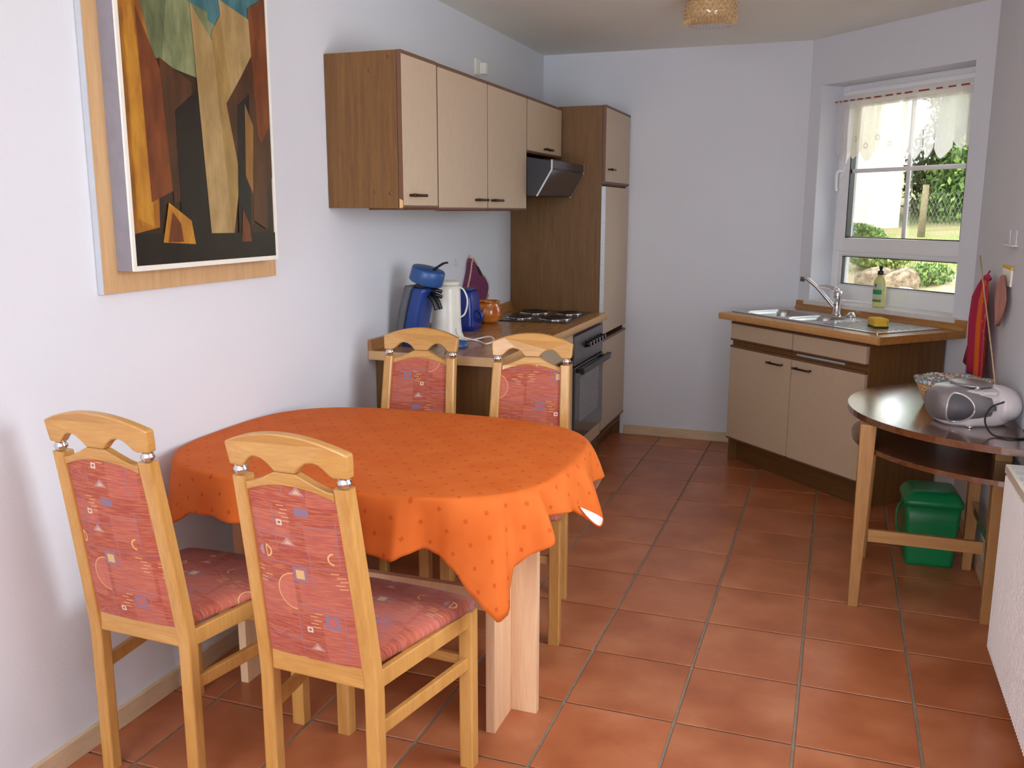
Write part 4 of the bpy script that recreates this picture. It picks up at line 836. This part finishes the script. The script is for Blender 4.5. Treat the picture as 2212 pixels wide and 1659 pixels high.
# ------------------------------------------------------------------ dining chairs
# local frame: origin on the floor under the rear face of the rear legs, +y is forward
def ylean(z): return 0 if z < .40 else -.076*((z-.40)/.51)**1.15
def make_chair():
    ch = thing('dining_chair', '', 'chair')
    wb, wt_ = .163, .150
    for s_ in (-1, 1):
        b = B(); zs = [0, .15, .3, .38, .42, .48, .55, .63, .72, .8, .86, .899]; rings = []
        for z in zs:
            wx = wb if z < .42 else wb+(wt_-wb)*(z-.42)/.48; y_ = ylean(z); hw = .018
            rings.append([(s_*(wx-hw)+p[0], y_+.018+p[1], z) for p in rrect(-hw, hw, -.018, .018, .006, 3)])
        n_ = len(rings[0]); b.add([p for q in rings for p in q], [(i*n_+k, i*n_+(k+1) % n_, (i+1)*n_+(k+1) % n_, (i+1)*n_+k) for i in range(len(zs)-1) for k in range(n_)]+[tuple(range(n_-1, -1, -1)), tuple(range((len(zs)-1)*n_, len(zs)*n_))]); b.build('leg', M['beech'], ch)
        b = B(); b.prism(rrect(s_*.195-.020, s_*.195+.020, .379, .417, .005, 3), 'z', 0, .448); b.build('leg', M['beech'], ch)
        # side rail and side stretcher
        for (za, zb_, th, nm) in ((.402, .446, .018, 'seat_rail'), (.283, .318, .016, 'stretcher')):
            pa_, pb_ = Vector((s_*.147, .030)), Vector((s_*.197, .385)) if nm == 'seat_rail' else Vector((s_*.195, .385)); d = (pb_-pa_).normalized(); n2_ = Vector((-d.y, d.x))*th/2
            B().prism([pa_-n2_, pb_-n2_, pb_+n2_, pa_+n2_], 'z', za, zb_).build(nm, M['beech'], ch, bevel=.003)
        b = B(); x_ = s_*.135; zc = .9115
        b.lathe([(.007, -.0125), (.0135, -.009), (.0135, -.006), (.0165, -.002), (.0165, .002), (.0135, .006), (.0135, .009), (.007, .0125)], (x_, ylean(zc)+.018, zc), 20); b.build('chrome_ball', M['chrome'], ch)
    B().box(-.175, .175, .389, .409, .402, .446).build('seat_rail', M['beech_x'], ch, bevel=.003)
    B().box(-.1275, .1275, .004, .030, .405, .462).build('seat_rail', M['beech_x'], ch, bevel=.004)
    B().box(-.176, .176, .391, .407, .288, .316).build('stretcher', M['beech_x'], ch, bevel=.003)
    # crest rail and arched rail: outlines in x,z leaned onto the back
    def leaned(b, bow=.010):
        return b.xf(lambda p: Vector((p.x, p.y+ylean(p.z)-bow*(1-(p.x/.15)**2), p.z)))
    def mirror(h): return h+[(-x, z) for x, z in reversed(h)]
    top = [(x, .978+.034*(1-(abs(x)/.158)**2)) for x in [.158-.0158*i for i in range(21)]]      # right to left
    eyeL = [(-.153, .924), (-.120, .923), (-.112, .927), (-.10, .939), (-.088, .949), (-.074, .953), (-.058, .950), (-.045, .942), (-.034, .932), (-.027, .9235)]
    crest = top+[(-.156, .95)]+eyeL+[(-x, z) for x, z in reversed(eyeL)]+[(.156, .95)]
    leaned(B().prism(crest, 'y', .004, .030, sm=False)).build('crest_rail', M['beech_x'], ch, bevel=.004)
    upe = [(-.1145, .889), (-.10, .891), (-.08, .898), (-.06, .907), (-.04, .917), (-.027, .923)]
    lowe = [(.1145*(1-i/8), .868+.024*(1-(1-i/8)**2)) for i in range(9)]; lowe = lowe+[(-x, z) for x, z in reversed(lowe[:-1])]
    arch = upe+[(-x, z) for x, z in reversed(upe)]+lowe
    leaned(B().prism(arch, 'y', .005, .029)).build('arched_rail', M['beech_x'], ch, bevel=.003)
    # upholstered back: grid slightly padded on both faces
    b = B(); nx, nz = 12, 18; F_ = []
    for side in (0, 1):
        for i in range(nx+1):
            for j in range(nz+1):
                u = i/nx*2-1; vv = j/nz; zt_ = .868+.024*(1-u*u)+.002; z = .458+(zt_-.458)*vv; hw = .1285+(.1145-.1285)*((z-.46)/.42)
                pad = .007*(1-u**6)*(1-(2*vv-1)**6); y = (.008-pad) if side == 0 else (.026+pad)
                b.v.append((u*hw, y+ylean(z)-.006*(1-u*u), z))
    N_ = (nx+1)*(nz+1)
    for side in (0, 1):
        for i in range(nx):
            for j in range(nz):
                a = side*N_+i*(nz+1)+j; b.f.append((a, a+1, a+nz+2, a+nz+1)); b.mi.append(0); b.smooth.append(True)
    bp = b.build('back_panel', M['fabric_back'], ch)
    # seat cushion
    b = B(); rings = []
    def seat_outline(ins):
        pts = [(-.136+ins, .036+ins), (.136-ins, .036+ins), (.212-ins, .395-ins), (.204-ins, .415-ins), (.185-ins, .424-ins), (.1, .432-ins), (0, .434-ins), (-.1, .432-ins), (-.185+ins, .424-ins), (-.204+ins, .415-ins), (-.212+ins, .395-ins)]
        return pts
    for ins, z in ((.006, .447), (-.001, .452), (-.002, .462), (.003, .471), (.014, .477), (.04, .481), (.09, .484)): rings.append([(x, y, z) for x, y in seat_outline(ins)])
    n_ = len(rings[0]); b.add([p for q in rings for p in q], [(i*n_+k, i*n_+(k+1) % n_, (i+1)*n_+(k+1) % n_, (i+1)*n_+k) for i in range(len(rings)-1) for k in range(n_)]+[tuple(range(n_-1, -1, -1)), tuple(range((len(rings)-1)*n_, len(rings)*n_))], 0, True)
    b.build('seat', M['fabric_seat'], ch)
    return ch
chair = make_chair()
spots_ = [((-.905, -.752), R(-2.4), 'dining chair at the near side of the table, beside the left wall', (.03, .05, 0)),
          ((-.372, -.775), R(-3.6), 'dining chair in the centre foreground, right of the chair by the wall', (.0, .0, 0)),
          ((-.838, .735), R(180+3), 'dining chair behind the table nearer the left wall, in front of the coffee machine', (.02, .13, 0)),
          ((-.370, .735), R(180+5), 'dining chair behind the table in front of the oven, its back overlapping the worktop', (.11, .21, 0))]
chairs = [chair]+[dup(chair) for _ in range(3)]
for o, (xy, rz, lab, shf) in zip(chairs, spots_):
    o.location = (xy[0], xy[1], 0); o.rotation_euler = (0, 0, rz); o['label'] = lab; o['group'] = 'upholstered dining chairs around the table'
    for c_ in children(o):
        if c_.name.startswith(('back_panel', 'seat')): c_['pattern_shift'] = [shf[0]+.131, shf[1]-.075, 0.0]

# ------------------------------------------------------------------ half-round side table
rtb = thing('side_table', 'half-round side table with dark top and pine legs against the right wall', 'table', (XR-.004, 1.305, 0))
CX_, RR = .055, .615
def halfdisc(r_, n_=48):
    pts = []
    a0 = math.acos(CX_/r_) if r_ > CX_ else 0
    for k in range(n_+1):
        a = PI/2+ (PI)*k/n_
        x = CX_+r_*math.cos(a); y = r_*math.sin(a)
        pts.append((min(x, 0), y))
    return pts
TT = .735
B().prism(halfdisc(RR), 'z', TT-.024, TT).build('tabletop', M['darkwood'], rtb, bevel=.006)
B().prism(halfdisc(RR-.022), 'z', .60, .618).build('lower_shelf', M['darkwood'], rtb, bevel=.004)
for (x, y) in ((-.49, -.27), (-.45, .27), (-.045, -.27), (-.045, .27)):
    b = B(); w0, w1 = .018, .03; ox = .006 if x < -.2 else 0
    b.v = [(x-w0-ox, y-w0, 0), (x+w0-ox, y-w0, 0), (x+w0-ox, y+w0, 0), (x-w0-ox, y+w0, 0), (x-.026, y-w1, .71), (x+w1, y-w1, .71), (x+w1, y+w1, .71), (x-.026, y+w1, .71)]
    b.f = [(0, 3, 2, 1), (4, 5, 6, 7), (0, 1, 5, 4), (1, 2, 6, 5), (2, 3, 7, 6), (3, 0, 4, 7)]; b.mi = [0]*6; b.smooth = [False]*6
    b.build('leg', M['pine'], rtb, bevel=.003)
for y in (-.27,): B().box(-.462, -.075, y-.010, y+.010, .262, .308).build('stretcher', M['pine_x'], rtb, bevel=.002)
B().box(-.052, -.03, -.24, .24, .272, .305).build('stretcher', M['darkwood'], rtb, bevel=.002)
B().box(-.50, -.47, -.2, .2, .645, .70).build('apron', M['pine'], rtb)

# radio
rd = thing('radio_cd_player', 'white and silver oval portable radio with CD player on the side table', 'radio', (1.175, 1.075, TT+.0005), R(17))
def superell(sx_, sy_, n_=40, e_=2.6): return [sup(2*PI*k/n_, sx_, sy_, e_) for k in range(n_)]
b = B(); rings = []
for z, k_, dy in ((0, .80, .0), (.01, .9, .0), (.03, .97, -.0), (.06, 1, -.0), (.09, .99, 0), (.112, .93, .008), (.122, .85, .012), (.126, .7, .014)):
    rings.append([(p[0], p[1]*.97+dy, z*.96) for p in superell(.175*k_, .115*k_, 48)])
n_ = 48; b.add([p for q in rings for p in q], [(i*n_+k, i*n_+(k+1) % n_, (i+1)*n_+(k+1) % n_, (i+1)*n_+k) for i in range(len(rings)-1) for k in range(n_)]+[tuple(range(n_-1, -1, -1)), tuple(range((len(rings)-1)*n_, len(rings)*n_))], 0, True)
b.build('body', M['radio_white'], rd)
def podside(s_):
    b = B(); rings = []
    for x, k_ in ((-.035 if s_ < 0 else .07, .99), (.02 if s_ < 0 else .085, 1.06), (.09, 1.08), (.14, 1.0), (.17, .85), (.182, .6)):
        rings.append([(s_*x, -.010+.112*k_*math.cos(a)*(1.0), .0655+.0585*k_*math.sin(a)) for a in [2*PI*q/40 for q in range(40)]])
    b.add([p for q in rings for p in q], [(i*40+k, i*40+(k+1) % 40, (i+1)*40+(k+1) % 40, (i+1)*40+k) for i in range(len(rings)-1) for k in range(40)]+[tuple(range(39, -1, -1)), tuple(range(5*40, 6*40))], 0, True); return b
podside(-1).build('speaker_housing', M['silver'], rd)
podside(1).build('speaker_housing', M['radio_white'], rd)
def ysurf(x, z, tab=((0, .98), (.03, 1.06), (.09, 1.08), (.14, 1.0), (.17, .85), (.182, .6))):
    x = abs(x); k_ = .62
    for (a, ka), (c_, kc) in zip(tab, tab[1:]):
        if a <= x <= c_: k_ = ka+(kc-ka)*(x-a)/(c_-a)
    q = min(.999, abs((z-.0655)/(.0585*k_))); return -.010-.112*k_*math.sqrt(1-q*q)
def speaker(cx, mat_g, mat_r):
    b = B(); n_ = 32; vs_ = []
    for r_ in (1, .75, .5, .25):
        for k in range(n_):
            a = 2*PI*k/n_; x = cx+(.066 if math.cos(a) > 0 else .046)*r_*math.cos(a); z = .064+.048*r_*math.sin(a); vs_.append((x, ysurf(x, z)-.0035-.004*(1-r_), z))
    vs_.append((cx, ysurf(cx, .064)-.0075, .064)); fs_ = [(q*n_+k, q*n_+(k+1) % n_, (q+1)*n_+(k+1) % n_, (q+1)*n_+k) for q in range(3) for k in range(n_)]+[(3*n_+k, 3*n_+(k+1) % n_, 4*n_) for k in range(n_)]
    b.add(vs_, fs_, 0, True); b.build('speaker_grille', mat_g, rd, fix=False)
    B().tube([(p[0], p[1]+.001, p[2]) for p in vs_[:n_]+vs_[:1]], .0045, 8).build('speaker_ring', mat_r, rd)
speaker(-.118, M['grille'], M['ring_silver'])
B().lathe([(.085, .126), (.088, .130), (.07, .1345), (.001, .136)], (0, .015, 0), 40).build('cd_lid', M['silver'], rd)
B().lathe([(.011, .128), (.011, .137), (.001, .138)], (-.02, -.082, -.004), 20).build('button', M['chrome'], rd)
B().box(.018, .052, -.1165, -.109, .058, .074).build('display', M['grey_plastic'], rd)
B().prism(rrect(.0, .06, -.105, -.085, .008), 'z', .108, .119).build('tape_button', M['radio_white'], rd, bevel=.002)
B().lathe([(.014, 0.0), (.014, .006), (.001, .006)], (-.05, -.1, -.0005), 16).build('foot', M['chrome'], rd)
RCORD = [(1.325, 1.25, .80), (1.31, 1.16, .83), (1.27, 1.0, .83), (1.22, .93, .82), (1.20, .90, .78), (1.22, .86, .742), (1.27, .84, .739), (1.318, .86, .739), (1.325, .93, .75)]
for c_ in children(rd): c_.data.transform(Matrix.Diagonal((.77, .93, 1.06, 1)))
cord(RCORD, .0032, M['blackcord'], rd)
# lined bread basket
bs = thing('bread_basket', 'round wicker basket lined with a patterned cloth behind the radio', 'basket', (1.15, 1.37, TT+.0005))
for k in range(7):
    z = .007+.0135*k; r_ = .095+.0062*k*1.0
    B().lathe([(r_-.006, z-.0068), (r_+.001, z-.005), (r_+.002, z), (r_+.001, z+.005), (r_-.006, z+.0068), (r_-.006, z-.0068)], (0, 0, 0), 40, 0, cap=False).build('wicker_coil', M['basket'] if 'basket' in M else M.setdefault('basket', wood('wicker', 0xB98A5A, 0xD9AE7E, (60, 60, 60), .7)), bs)
b = B()
for k in range(40):
    a = 2*PI*k/40; b.tube([(.0965*math.cos(a), .0965*math.sin(a), .003), (.135*math.cos(a), .135*math.sin(a), .092)], .0022, 5)
b.build('wicker_stakes', M['basket'], bs)
t = NT('basket_lining_print'); vo = t.n('ShaderNodeTexVoronoi'); t.l(t.coord(scale=(22, 22, 22)), vo.inputs[0]); sx = t.n('ShaderNodeSeparateColor'); t.l(vo.outputs['Color'], sx.inputs[0])
t.base(t.ramp(sx.outputs[0], [(.2, c8(0x6E8C7E)), (.4, c8(0xC8CCC8)), (.6, c8(0x8FA3BE)), (.78, c8(0xC4604E)), (.9, c8(0xD8D4D0))])); t.b.inputs['Roughness'].default_value = .9
t.t.nodes[-1]
for nd in t.t.nodes:
    if nd.type == 'VALTORGB': nd.color_ramp.interpolation = 'CONSTANT'
b = B(); rings = []
for r_, z in ((.138, .086), (.141, .096), (.137, .101), (.128, .094), (.105, .075), (.07, .062), (.01, .058)):
    rings.append([((r_+.003*math.sin(9*2*PI*k/60)*(z > .09))*math.cos(2*PI*k/60), (r_+.003*math.sin(9*2*PI*k/60)*(z > .09))*math.sin(2*PI*k/60), z+.003*math.sin(7*2*PI*k/60)) for k in range(60)])
b.add([p for q in rings for p in q], [(i*60+k, i*60+(k+1) % 60, (i+1)*60+(k+1) % 60, (i+1)*60+k) for i in range(len(rings)-1) for k in range(60)]+[tuple(range(6*60, 7*60))], 0, True); b.build('lining', t.m, bs)
# green bin
gb = thing('food_waste_bin', 'green plastic food waste caddy with lid under the side table', 'bin', (1.137, 1.645, 0), R(3))
b = B(); rings = [[(p[0], p[1], z) for p in rrect(-sx_, sx_, -sy_, sy_, .02, 4)] for z, sx_, sy_ in ((0, .092, .092), (.012, .094, .094), (.16, .104, .103), (.232, .108, .107))]
n_ = len(rings[0]); b.add([p for q in rings for p in q], [(i*n_+k, i*n_+(k+1) % n_, (i+1)*n_+(k+1) % n_, (i+1)*n_+k) for i in range(3) for k in range(n_)]+[tuple(range(n_-1, -1, -1)), tuple(range(3*n_, 4*n_))], 0, True); b.build('bin_body', M['green'], gb)
b = B(); rings = [[(p[0], p[1], z) for p in rrect(-s_, s_, -s_, s_, .024, 4)] for z, s_ in ((.224, .114), (.240, .116), (.246, .112), (.262, .102), (.274, .088), (.277, .07))]
b.add([p for q in rings for p in q], [(i*n_+k, i*n_+(k+1) % n_, (i+1)*n_+(k+1) % n_, (i+1)*n_+k) for i in range(5) for k in range(n_)]+[tuple(range(n_-1, -1, -1)), tuple(range(5*n_, 6*n_))], 0, True); b.build('lid', M['green'], gb)
B().tube(spline([(-.108, .0, .215), (-.13, -.02, .19), (-.132, -.03, .14), (-.112, -.03, .09)]), .006, 8).build('carry_handle', M['green'], gb)
for c_ in children(gb): c_.data.transform(Matrix.Diagonal((1, 1, 1.17, 1)))
# radiator
ra = thing('radiator', 'white ribbed panel radiator on the right wall', 'radiator', (0, 0, 0)); ra.location = (XR, .64, 0)
RL = 1.75
B().box(-.095, -.030, -RL, 0, .085, .690).build('panel', M['radiator'], ra, bevel=.004)
b = B(); n_ = int(RL/.0165)
for k in range(n_):
    y_ = -.012-k*.0165; b.prism([(-.0952, y_), (-.1040, y_-.003), (-.1040, y_-.0085), (-.0952, y_-.0115)], 'z', .095, .668)
b.build('ribs', M['radiator'], ra); children(ra)[-1]
B().box(-.104, -.028, -RL-.002, .002, .672, .700).build('top_cover', M['grey_cream'], ra, bevel=.003)
for k in range(2): B().box(-.030, -.001, -.25-k*1.2, -.29-k*1.2, .2, .6).build('bracket', M['alu'], ra)
b = B()
for k in range(26): b.box(-.092, -.040, -.06-k*.065, -.02-k*.065, .7002, .7012)
b.build('grille_slots', M['grey_plastic'] if False else M['alu'], ra)
# waste pipe on the wall under the table
pp = thing('waste_pipe', 'short white waste pipe on the right wall under the side table', 'pipe', (XR-.03, 2.05, .0))
B().tube([(0, 0, .5), (0, 0, .32), (0, .0, .30)], .018, 14).build('pipe', M['pipe'], pp); B().tube([(0, 0, .30), (0, 0, .27)], .022, 14).build('collar', M['pipe'], pp)
B().tube([(0, 0, .30), (.028, 0, .30)], .012, 10).build('wall_stub', M['pipe'], pp)

# ------------------------------------------------------------------ things hanging on the right wall
t = NT('pink_orange_towel'); sp2 = t.n('ShaderNodeSeparateXYZ'); tcc = t.n('ShaderNodeTexCoord'); t.l(tcc.outputs['UV'], sp2.inputs[0])
f_ = sp2.outputs[0]
c = t.ramp(f_, [(0, c8(0xB81C4C)), (.26, c8(0xE8680C)), (.66, c8(0xBC204C)), (.94, c8(0xC85A30))])
for nd in t.t.nodes:
    if nd.type == 'VALTORGB': nd.color_ramp.interpolation = 'CONSTANT'
vo = t.n('ShaderNodeTexVoronoi'); t.l(t.coord('UV', (3, 7, 1)), vo.inputs[0]); sp_m = t.math('MULTIPLY', t.math('LESS_THAN', vo.outputs['Distance'], .22), t.math('GREATER_THAN', f_, .62))
t.base(t.mix(sp_m, c, c8(0xE07A1C))); t.b.inputs['Roughness'].default_value = .9; M['towel'] = t.m
def hung(name, mat_, y0, z_top, prof, label, cat, xoff=.02, amp=.014, nf=3):
    """cloth gathered at a hook; prof = list of (z below the hook, y_left, y_right) relative to the hook; y grows away from the camera"""
    root = thing(name, label, cat, (XR-.002, y0, z_top)); nu = 40; vs_ = []; uv_ = []
    for j, (dz, ya, yb) in enumerate(prof):
        for i in range(nu+1):
            u = i/nu; k_ = min(1, j/4); x = -(xoff+amp*k_*(1+math.sin(u*PI*2*nf+1.0)))
            vs_.append((x, ya+(yb-ya)*u, -dz)); uv_.append((u, dz))
    fs_ = [(j*(nu+1)+i, j*(nu+1)+i+1, (j+1)*(nu+1)+i+1, (j+1)*(nu+1)+i) for j in range(len(prof)-1) for i in range(nu)]
    me = bpy.data.meshes.new('cloth'); me.from_pydata(vs_, [], fs_); ul = me.uv_layers.new(name='uv')
    for l_ in me.loops: ul.data[l_.index].uv = uv_[l_.vertex_index]
    me.polygons.foreach_set('use_smooth', [True]*len(me.polygons)); me.materials.append(mat_); o = bpy.data.objects.new('cloth', me); COL.objects.link(o); o.parent = root
    so = o.modifiers.new('thickness', 'SOLIDIFY'); so.thickness = .002; return root
tw = hung('towel', M['towel'], 1.85, 1.19, [(-.012, .10, -.06), (.0, .13, -.03), (.04, .22, -.08), (.10, .32, -.135), (.20, .31, -.17), (.28, .285, -.19), (.36, .24, -.205), (.40, .225, -.212), (.435, .21, -.216)], 'pink and orange patterned towel hanging on the right wall', 'towel', .03, .012, 2)
tf = hung('towel_end', M['towel'], 1.85, 1.19, [(.13, .28, .24), (.20, .38, .27), (.245, .45, .29), (.315, .488, .366), (.36, .54, .33), (.40, .585, .28), (.45, .63, .24)], '', '', .008, .006, 1)
tfc = children(tf)[0]; tfc.parent = tw; bpy.data.objects.remove(tf); tfc.name = 'cloth_end'
B().tube(spline([(-.03, .0, -.0), (-.035, .02, .012), (-.02, .07, .03)]), [.012]*8+[.004]*9, 8).build('knot', M['towel'], tw)
t = NT('pale_pink_voile'); t.base(c8(0xC98C80)); t.b.inputs['Roughness'].default_value = .8; t.b.inputs['Alpha'].default_value = .8; M['pinkvoile'] = t.m
hung('tea_cloth', M['pinkvoile'], 1.60, 1.215, [(-.01, .01, -.01), (.0, .06, -.05), (.03, .09, -.11), (.07, .095, -.165), (.12, .06, -.15), (.16, .02, -.09), (.19, .0, -.03)], 'pale pink cloth hanging beside the pink and orange towel', 'cloth', .014, .006, 2)
bx = thing('matchbox_holder', 'small white and yellow box fixed to the right wall above the pink cloth', 'box', (XR-.001, 1.58, 1.215))
B().box(-.010, 0, -.095, .095, -.03, .035).build('box_body', M['white_plastic'], bx, bevel=.003); B().box(-.012, 0, -.095, .095, .035, .047).build('lid', M['yellow'], bx, bevel=.003)
sw_ = thing('hanging_rod', 'thin pale rod hanging on the right wall in front of the towel', 'rod', (XR-.055, 1.999, 1.281))
B().tube([(0, 0, 0), (0, -.162, -.103), (0, -.271, -.171), (0, -.408, -.251), (0, -.60, -.37), (0, -.733, -.462)], .0028, 8).build('rod', M['cream'], sw_)
sh_ = thing('wall_hook', 'small clear shelf hook high on the right wall above the towel', 'hook', (XR-.001, 1.56, 1.345))
B().box(-.02, 0, -.11, .11, -.005, .0).build('ledge', M['white_plastic'], sh_, bevel=.001)
for y in (-.07, .07): B().box(-.004, 0, y-.004, y+.004, 0, .055).build('strap', M['clear'], sh_)

# ------------------------------------------------------------------ outdoors, seen through the window (frame AW: x along wall, y outwards)
def ext(o): o.matrix_world = AW @ o.matrix_world; return o
def gz(off): return .60+.035*off if off < 3.3 else .7155+(off-3.3)*.085
b = B(); offs = [.32, 1, 2, 3.3, 5, 7, 9, 12, 18, 40]; xs_ = [-60, -30, -16, -10, -7, -5, -3.5, -2, -1, 0, 2, 6, 20]
for q, of in enumerate(offs):
    for x in xs_: b.v.append((x, of, gz(of)+(.04*math.sin(x*1.7+of) if of > 1 else 0)))
nx_ = len(xs_)
for q in range(len(offs)-1):
    for i in range(nx_-1): b.f.append((q*nx_+i, q*nx_+i+1, (q+1)*nx_+i+1, (q+1)*nx_+i)); b.mi.append(1 if (q in (0, 1, 2, 3)) else 0); b.smooth.append(True)
g_ = b.build('garden_ground', [M['ground'], M['sand']]); ext(g_); struct(g_)
# neighbouring house
nh = thing('neighbour_house', 'white rendered neighbouring house outside the window', 'building'); nh.matrix_world = AW @ Matrix.Translation((-7.35, 9.0, gz(9)-.1)) @ Matrix.Rotation(R(52), 4, 'Z')
B().box(-9, 0, 0, 6, 0, 5.2).build('wall', M['ext_white'], nh); 
B().prism([(-.3, 5.2), (6.3, 5.2), (3, 7.4)], 'x', -9.3, .3).build('roof', M['rust'] if 'rust' in M else simple('roof_tiles', 0x7C3E2A, .8), nh)
def rock(name, x, of, z, rx, ry, rz_, seed, m_, lab):
    random.seed(seed); me = bpy.data.meshes.new('boulder'); bm = bmesh.new(); bmesh.ops.create_icosphere(bm, subdivisions=3, radius=1)
    ph = [random.uniform(0, 6) for _ in range(6)]
    for v_ in bm.verts:
        p = v_.co; k_ = 1+.16*math.sin(2.3*p.x+ph[0])+.12*math.sin(3.1*p.y+ph[1])+.12*math.sin(2.7*p.z+ph[2])+.05*math.sin(7*p.x+5*p.z+ph[3])
        v_.co = Vector((p.x*rx, p.y*ry, p.z*rz_))*k_
    bm.to_mesh(me); bm.free(); me.materials.append(m_); o = bpy.data.objects.new(name, me); COL.objects.link(o); o.matrix_world = AW @ Matrix.Translation((x, of, z)); tag(o, lab, 'rock', 'garden boulders outside the window'); return o
rock('boulder', -2.50, 3.3, gz(3.3)+.03, .25, .2, .15, 1, M['rock'], 'wide brown boulder at the left outside the window')
rock('boulder', -2.07, 3.15, gz(3.3)+.04, .15, .16, .18, 2, M['rock'], 'tall brown boulder in the middle outside the window')
rock('boulder', -1.80, 3.0, gz(3.0)-.03, .12, .12, .10, 5, M['rock_white'], 'small pale boulder to the right of the two brown ones')
def leaves(b, cx, cy, cz, rx, ry, rz_, n_, size, flat=False):
    for _ in range(n_):
        while True:
            p = Vector((random.uniform(-1, 1), random.uniform(-1, 1), random.uniform(-1, 1)))
            if .35 < p.length < 1: break
        c0 = Vector((cx+p.x*rx, cy+p.y*ry, cz+p.z*rz_)); e = Euler((random.uniform(0, 6), random.uniform(0, 6), random.uniform(0, 6))).to_matrix(); s_ = size*random.uniform(.6, 1.3)
        b.add([c0+e @ Vector((-s_, 0, 0)), c0+e @ Vector((0, -s_*.45, 0)), c0+e @ Vector((s_, 0, 0)), c0+e @ Vector((0, s_*.45, 0))], [(0, 1, 2, 3)])
def tree(x, of, h, r_, m_, seed, lab, n_=4200, low=.25, leaf=.13):
    random.seed(seed); tr_ = thing('tree', lab, 'tree', group='garden trees outside the window'); tr_.matrix_world = AW @ Matrix.Translation((x, of, gz(of)-.05))
    B().tube([(0, 0, 0), (.05, 0, h*.4), (0, .05, h*.8)], [.11, .08, .03], 8).build('trunk', M['bark'], tr_)
    b = B()
    for k in range(9):
        a = random.uniform(0, 2*PI); rr = random.uniform(0, r_*.6); z = h*(low+(.95-low)*k/8); leaves(b, rr*math.cos(a), rr*math.sin(a), z, r_*.62, r_*.62, h*.16, n_//9, leaf)
    f_ = b.build('foliage', m_, tr_, fix=False); f_['kind'] = 'stuff'
tree(-8.1, 11.6, 5.6, 1.5, M['leaf1'], 11, 'mid green leafy tree right of the white house', 16000, .08, .07)
tree(-6.6, 10.2, 5.4, 1.25, M['leaf3'], 12, 'bright green leafy tree behind the fence', 15000, .10, .06)
tree(-10.2, 15.5, 7.0, 2.4, M['leaf2'], 14, 'dark green tree farthest behind the fence', 12000, .0, .16)
tree(-4.2, 11.5, 6.0, 2.0, M['leaf2'], 16, 'dark green tree hidden beyond the right window edge', 6000, .05, .15)
def shrub(x, of, rx, h, m_, seed, lab, n_=1500, leaf=.05, cat='shrub'):
    random.seed(seed); s_ = thing('shrub', lab, cat); s_.matrix_world = AW @ Matrix.Translation((x, of, gz(of)-.02)); b = B(); leaves(b, 0, 0, h*.5, rx, .35, h*.5, n_, leaf); f_ = b.build('foliage', m_, s_, fix=False); f_['kind'] = 'stuff'
    b = B()
    for k in range(6): b.tube([(0, 0, 0), (random.uniform(-rx*.6, rx*.6), random.uniform(-.2, .2), h*.7)], .008, 5)
    b.build('stems', M['bark'], s_)
shrub(-5.0, 5.6, .45, .42, M['leaf3'], 22, 'light green shrub in front of the white house', 3500, .03)
shrub(-3.55, 4.5, .35, .30, M['grass'], 23, 'pale grassy plant growing behind the boulders', 2600, .03)
shrub(-2.12, 3.62, .16, .24, M['leaf3'], 24, 'small leafy plant behind the pale boulder', 1000, .025)
# wire fence with wooden posts
fe = thing('wire_fence', 'wire mesh garden fence with wooden posts', 'fence'); fe.matrix_world = AW @ Matrix.Translation((0, 7.6, gz(7.6)))
for x in (-8.2, -5.66, -3.1, -.6): B().tube([(x, 0, -.05), (x+.01, 0, .4), (x+.02, 0, .78)], [.055, .05, .045], 8).build('post', M['post'], fe)
b = B(); s_ = .07; x = -7.2
while x < 0:
    for sg_ in (1, -1):
        b.add([(x, 0, .02), (x+.003, 0, .02), (x+sg_*.35+.003, 0, .66), (x+sg_*.35, 0, .66)], [(0, 1, 2, 3)])
    x += s_
mesh_ = b.build('wire_mesh', M['wire'], fe, fix=False); mesh_['kind'] = 'stuff'
random.seed(31); b = B()
for _ in range(7000):
    x = random.uniform(-7, -.2); of = random.uniform(4.0, 7.5)
    if x > -2.2 and of < 4.8: continue
    h = random.uniform(.04, .11); a = random.uniform(0, PI); dx, dy = .006*math.cos(a), .006*math.sin(a); z = gz(of)+.04*math.sin(x*1.7+of)
    b.add([(x-dx, of-dy, z-.01), (x+dx, of+dy, z-.01), (x+random.uniform(-.03, .03), of+random.uniform(-.03, .03), z+h)], [(0, 1, 2)])
gr_ = b.build('grass', M['grass'], fix=False); ext(gr_); tag(gr_, 'green lawn grass outside the window', 'grass', kind='stuff')
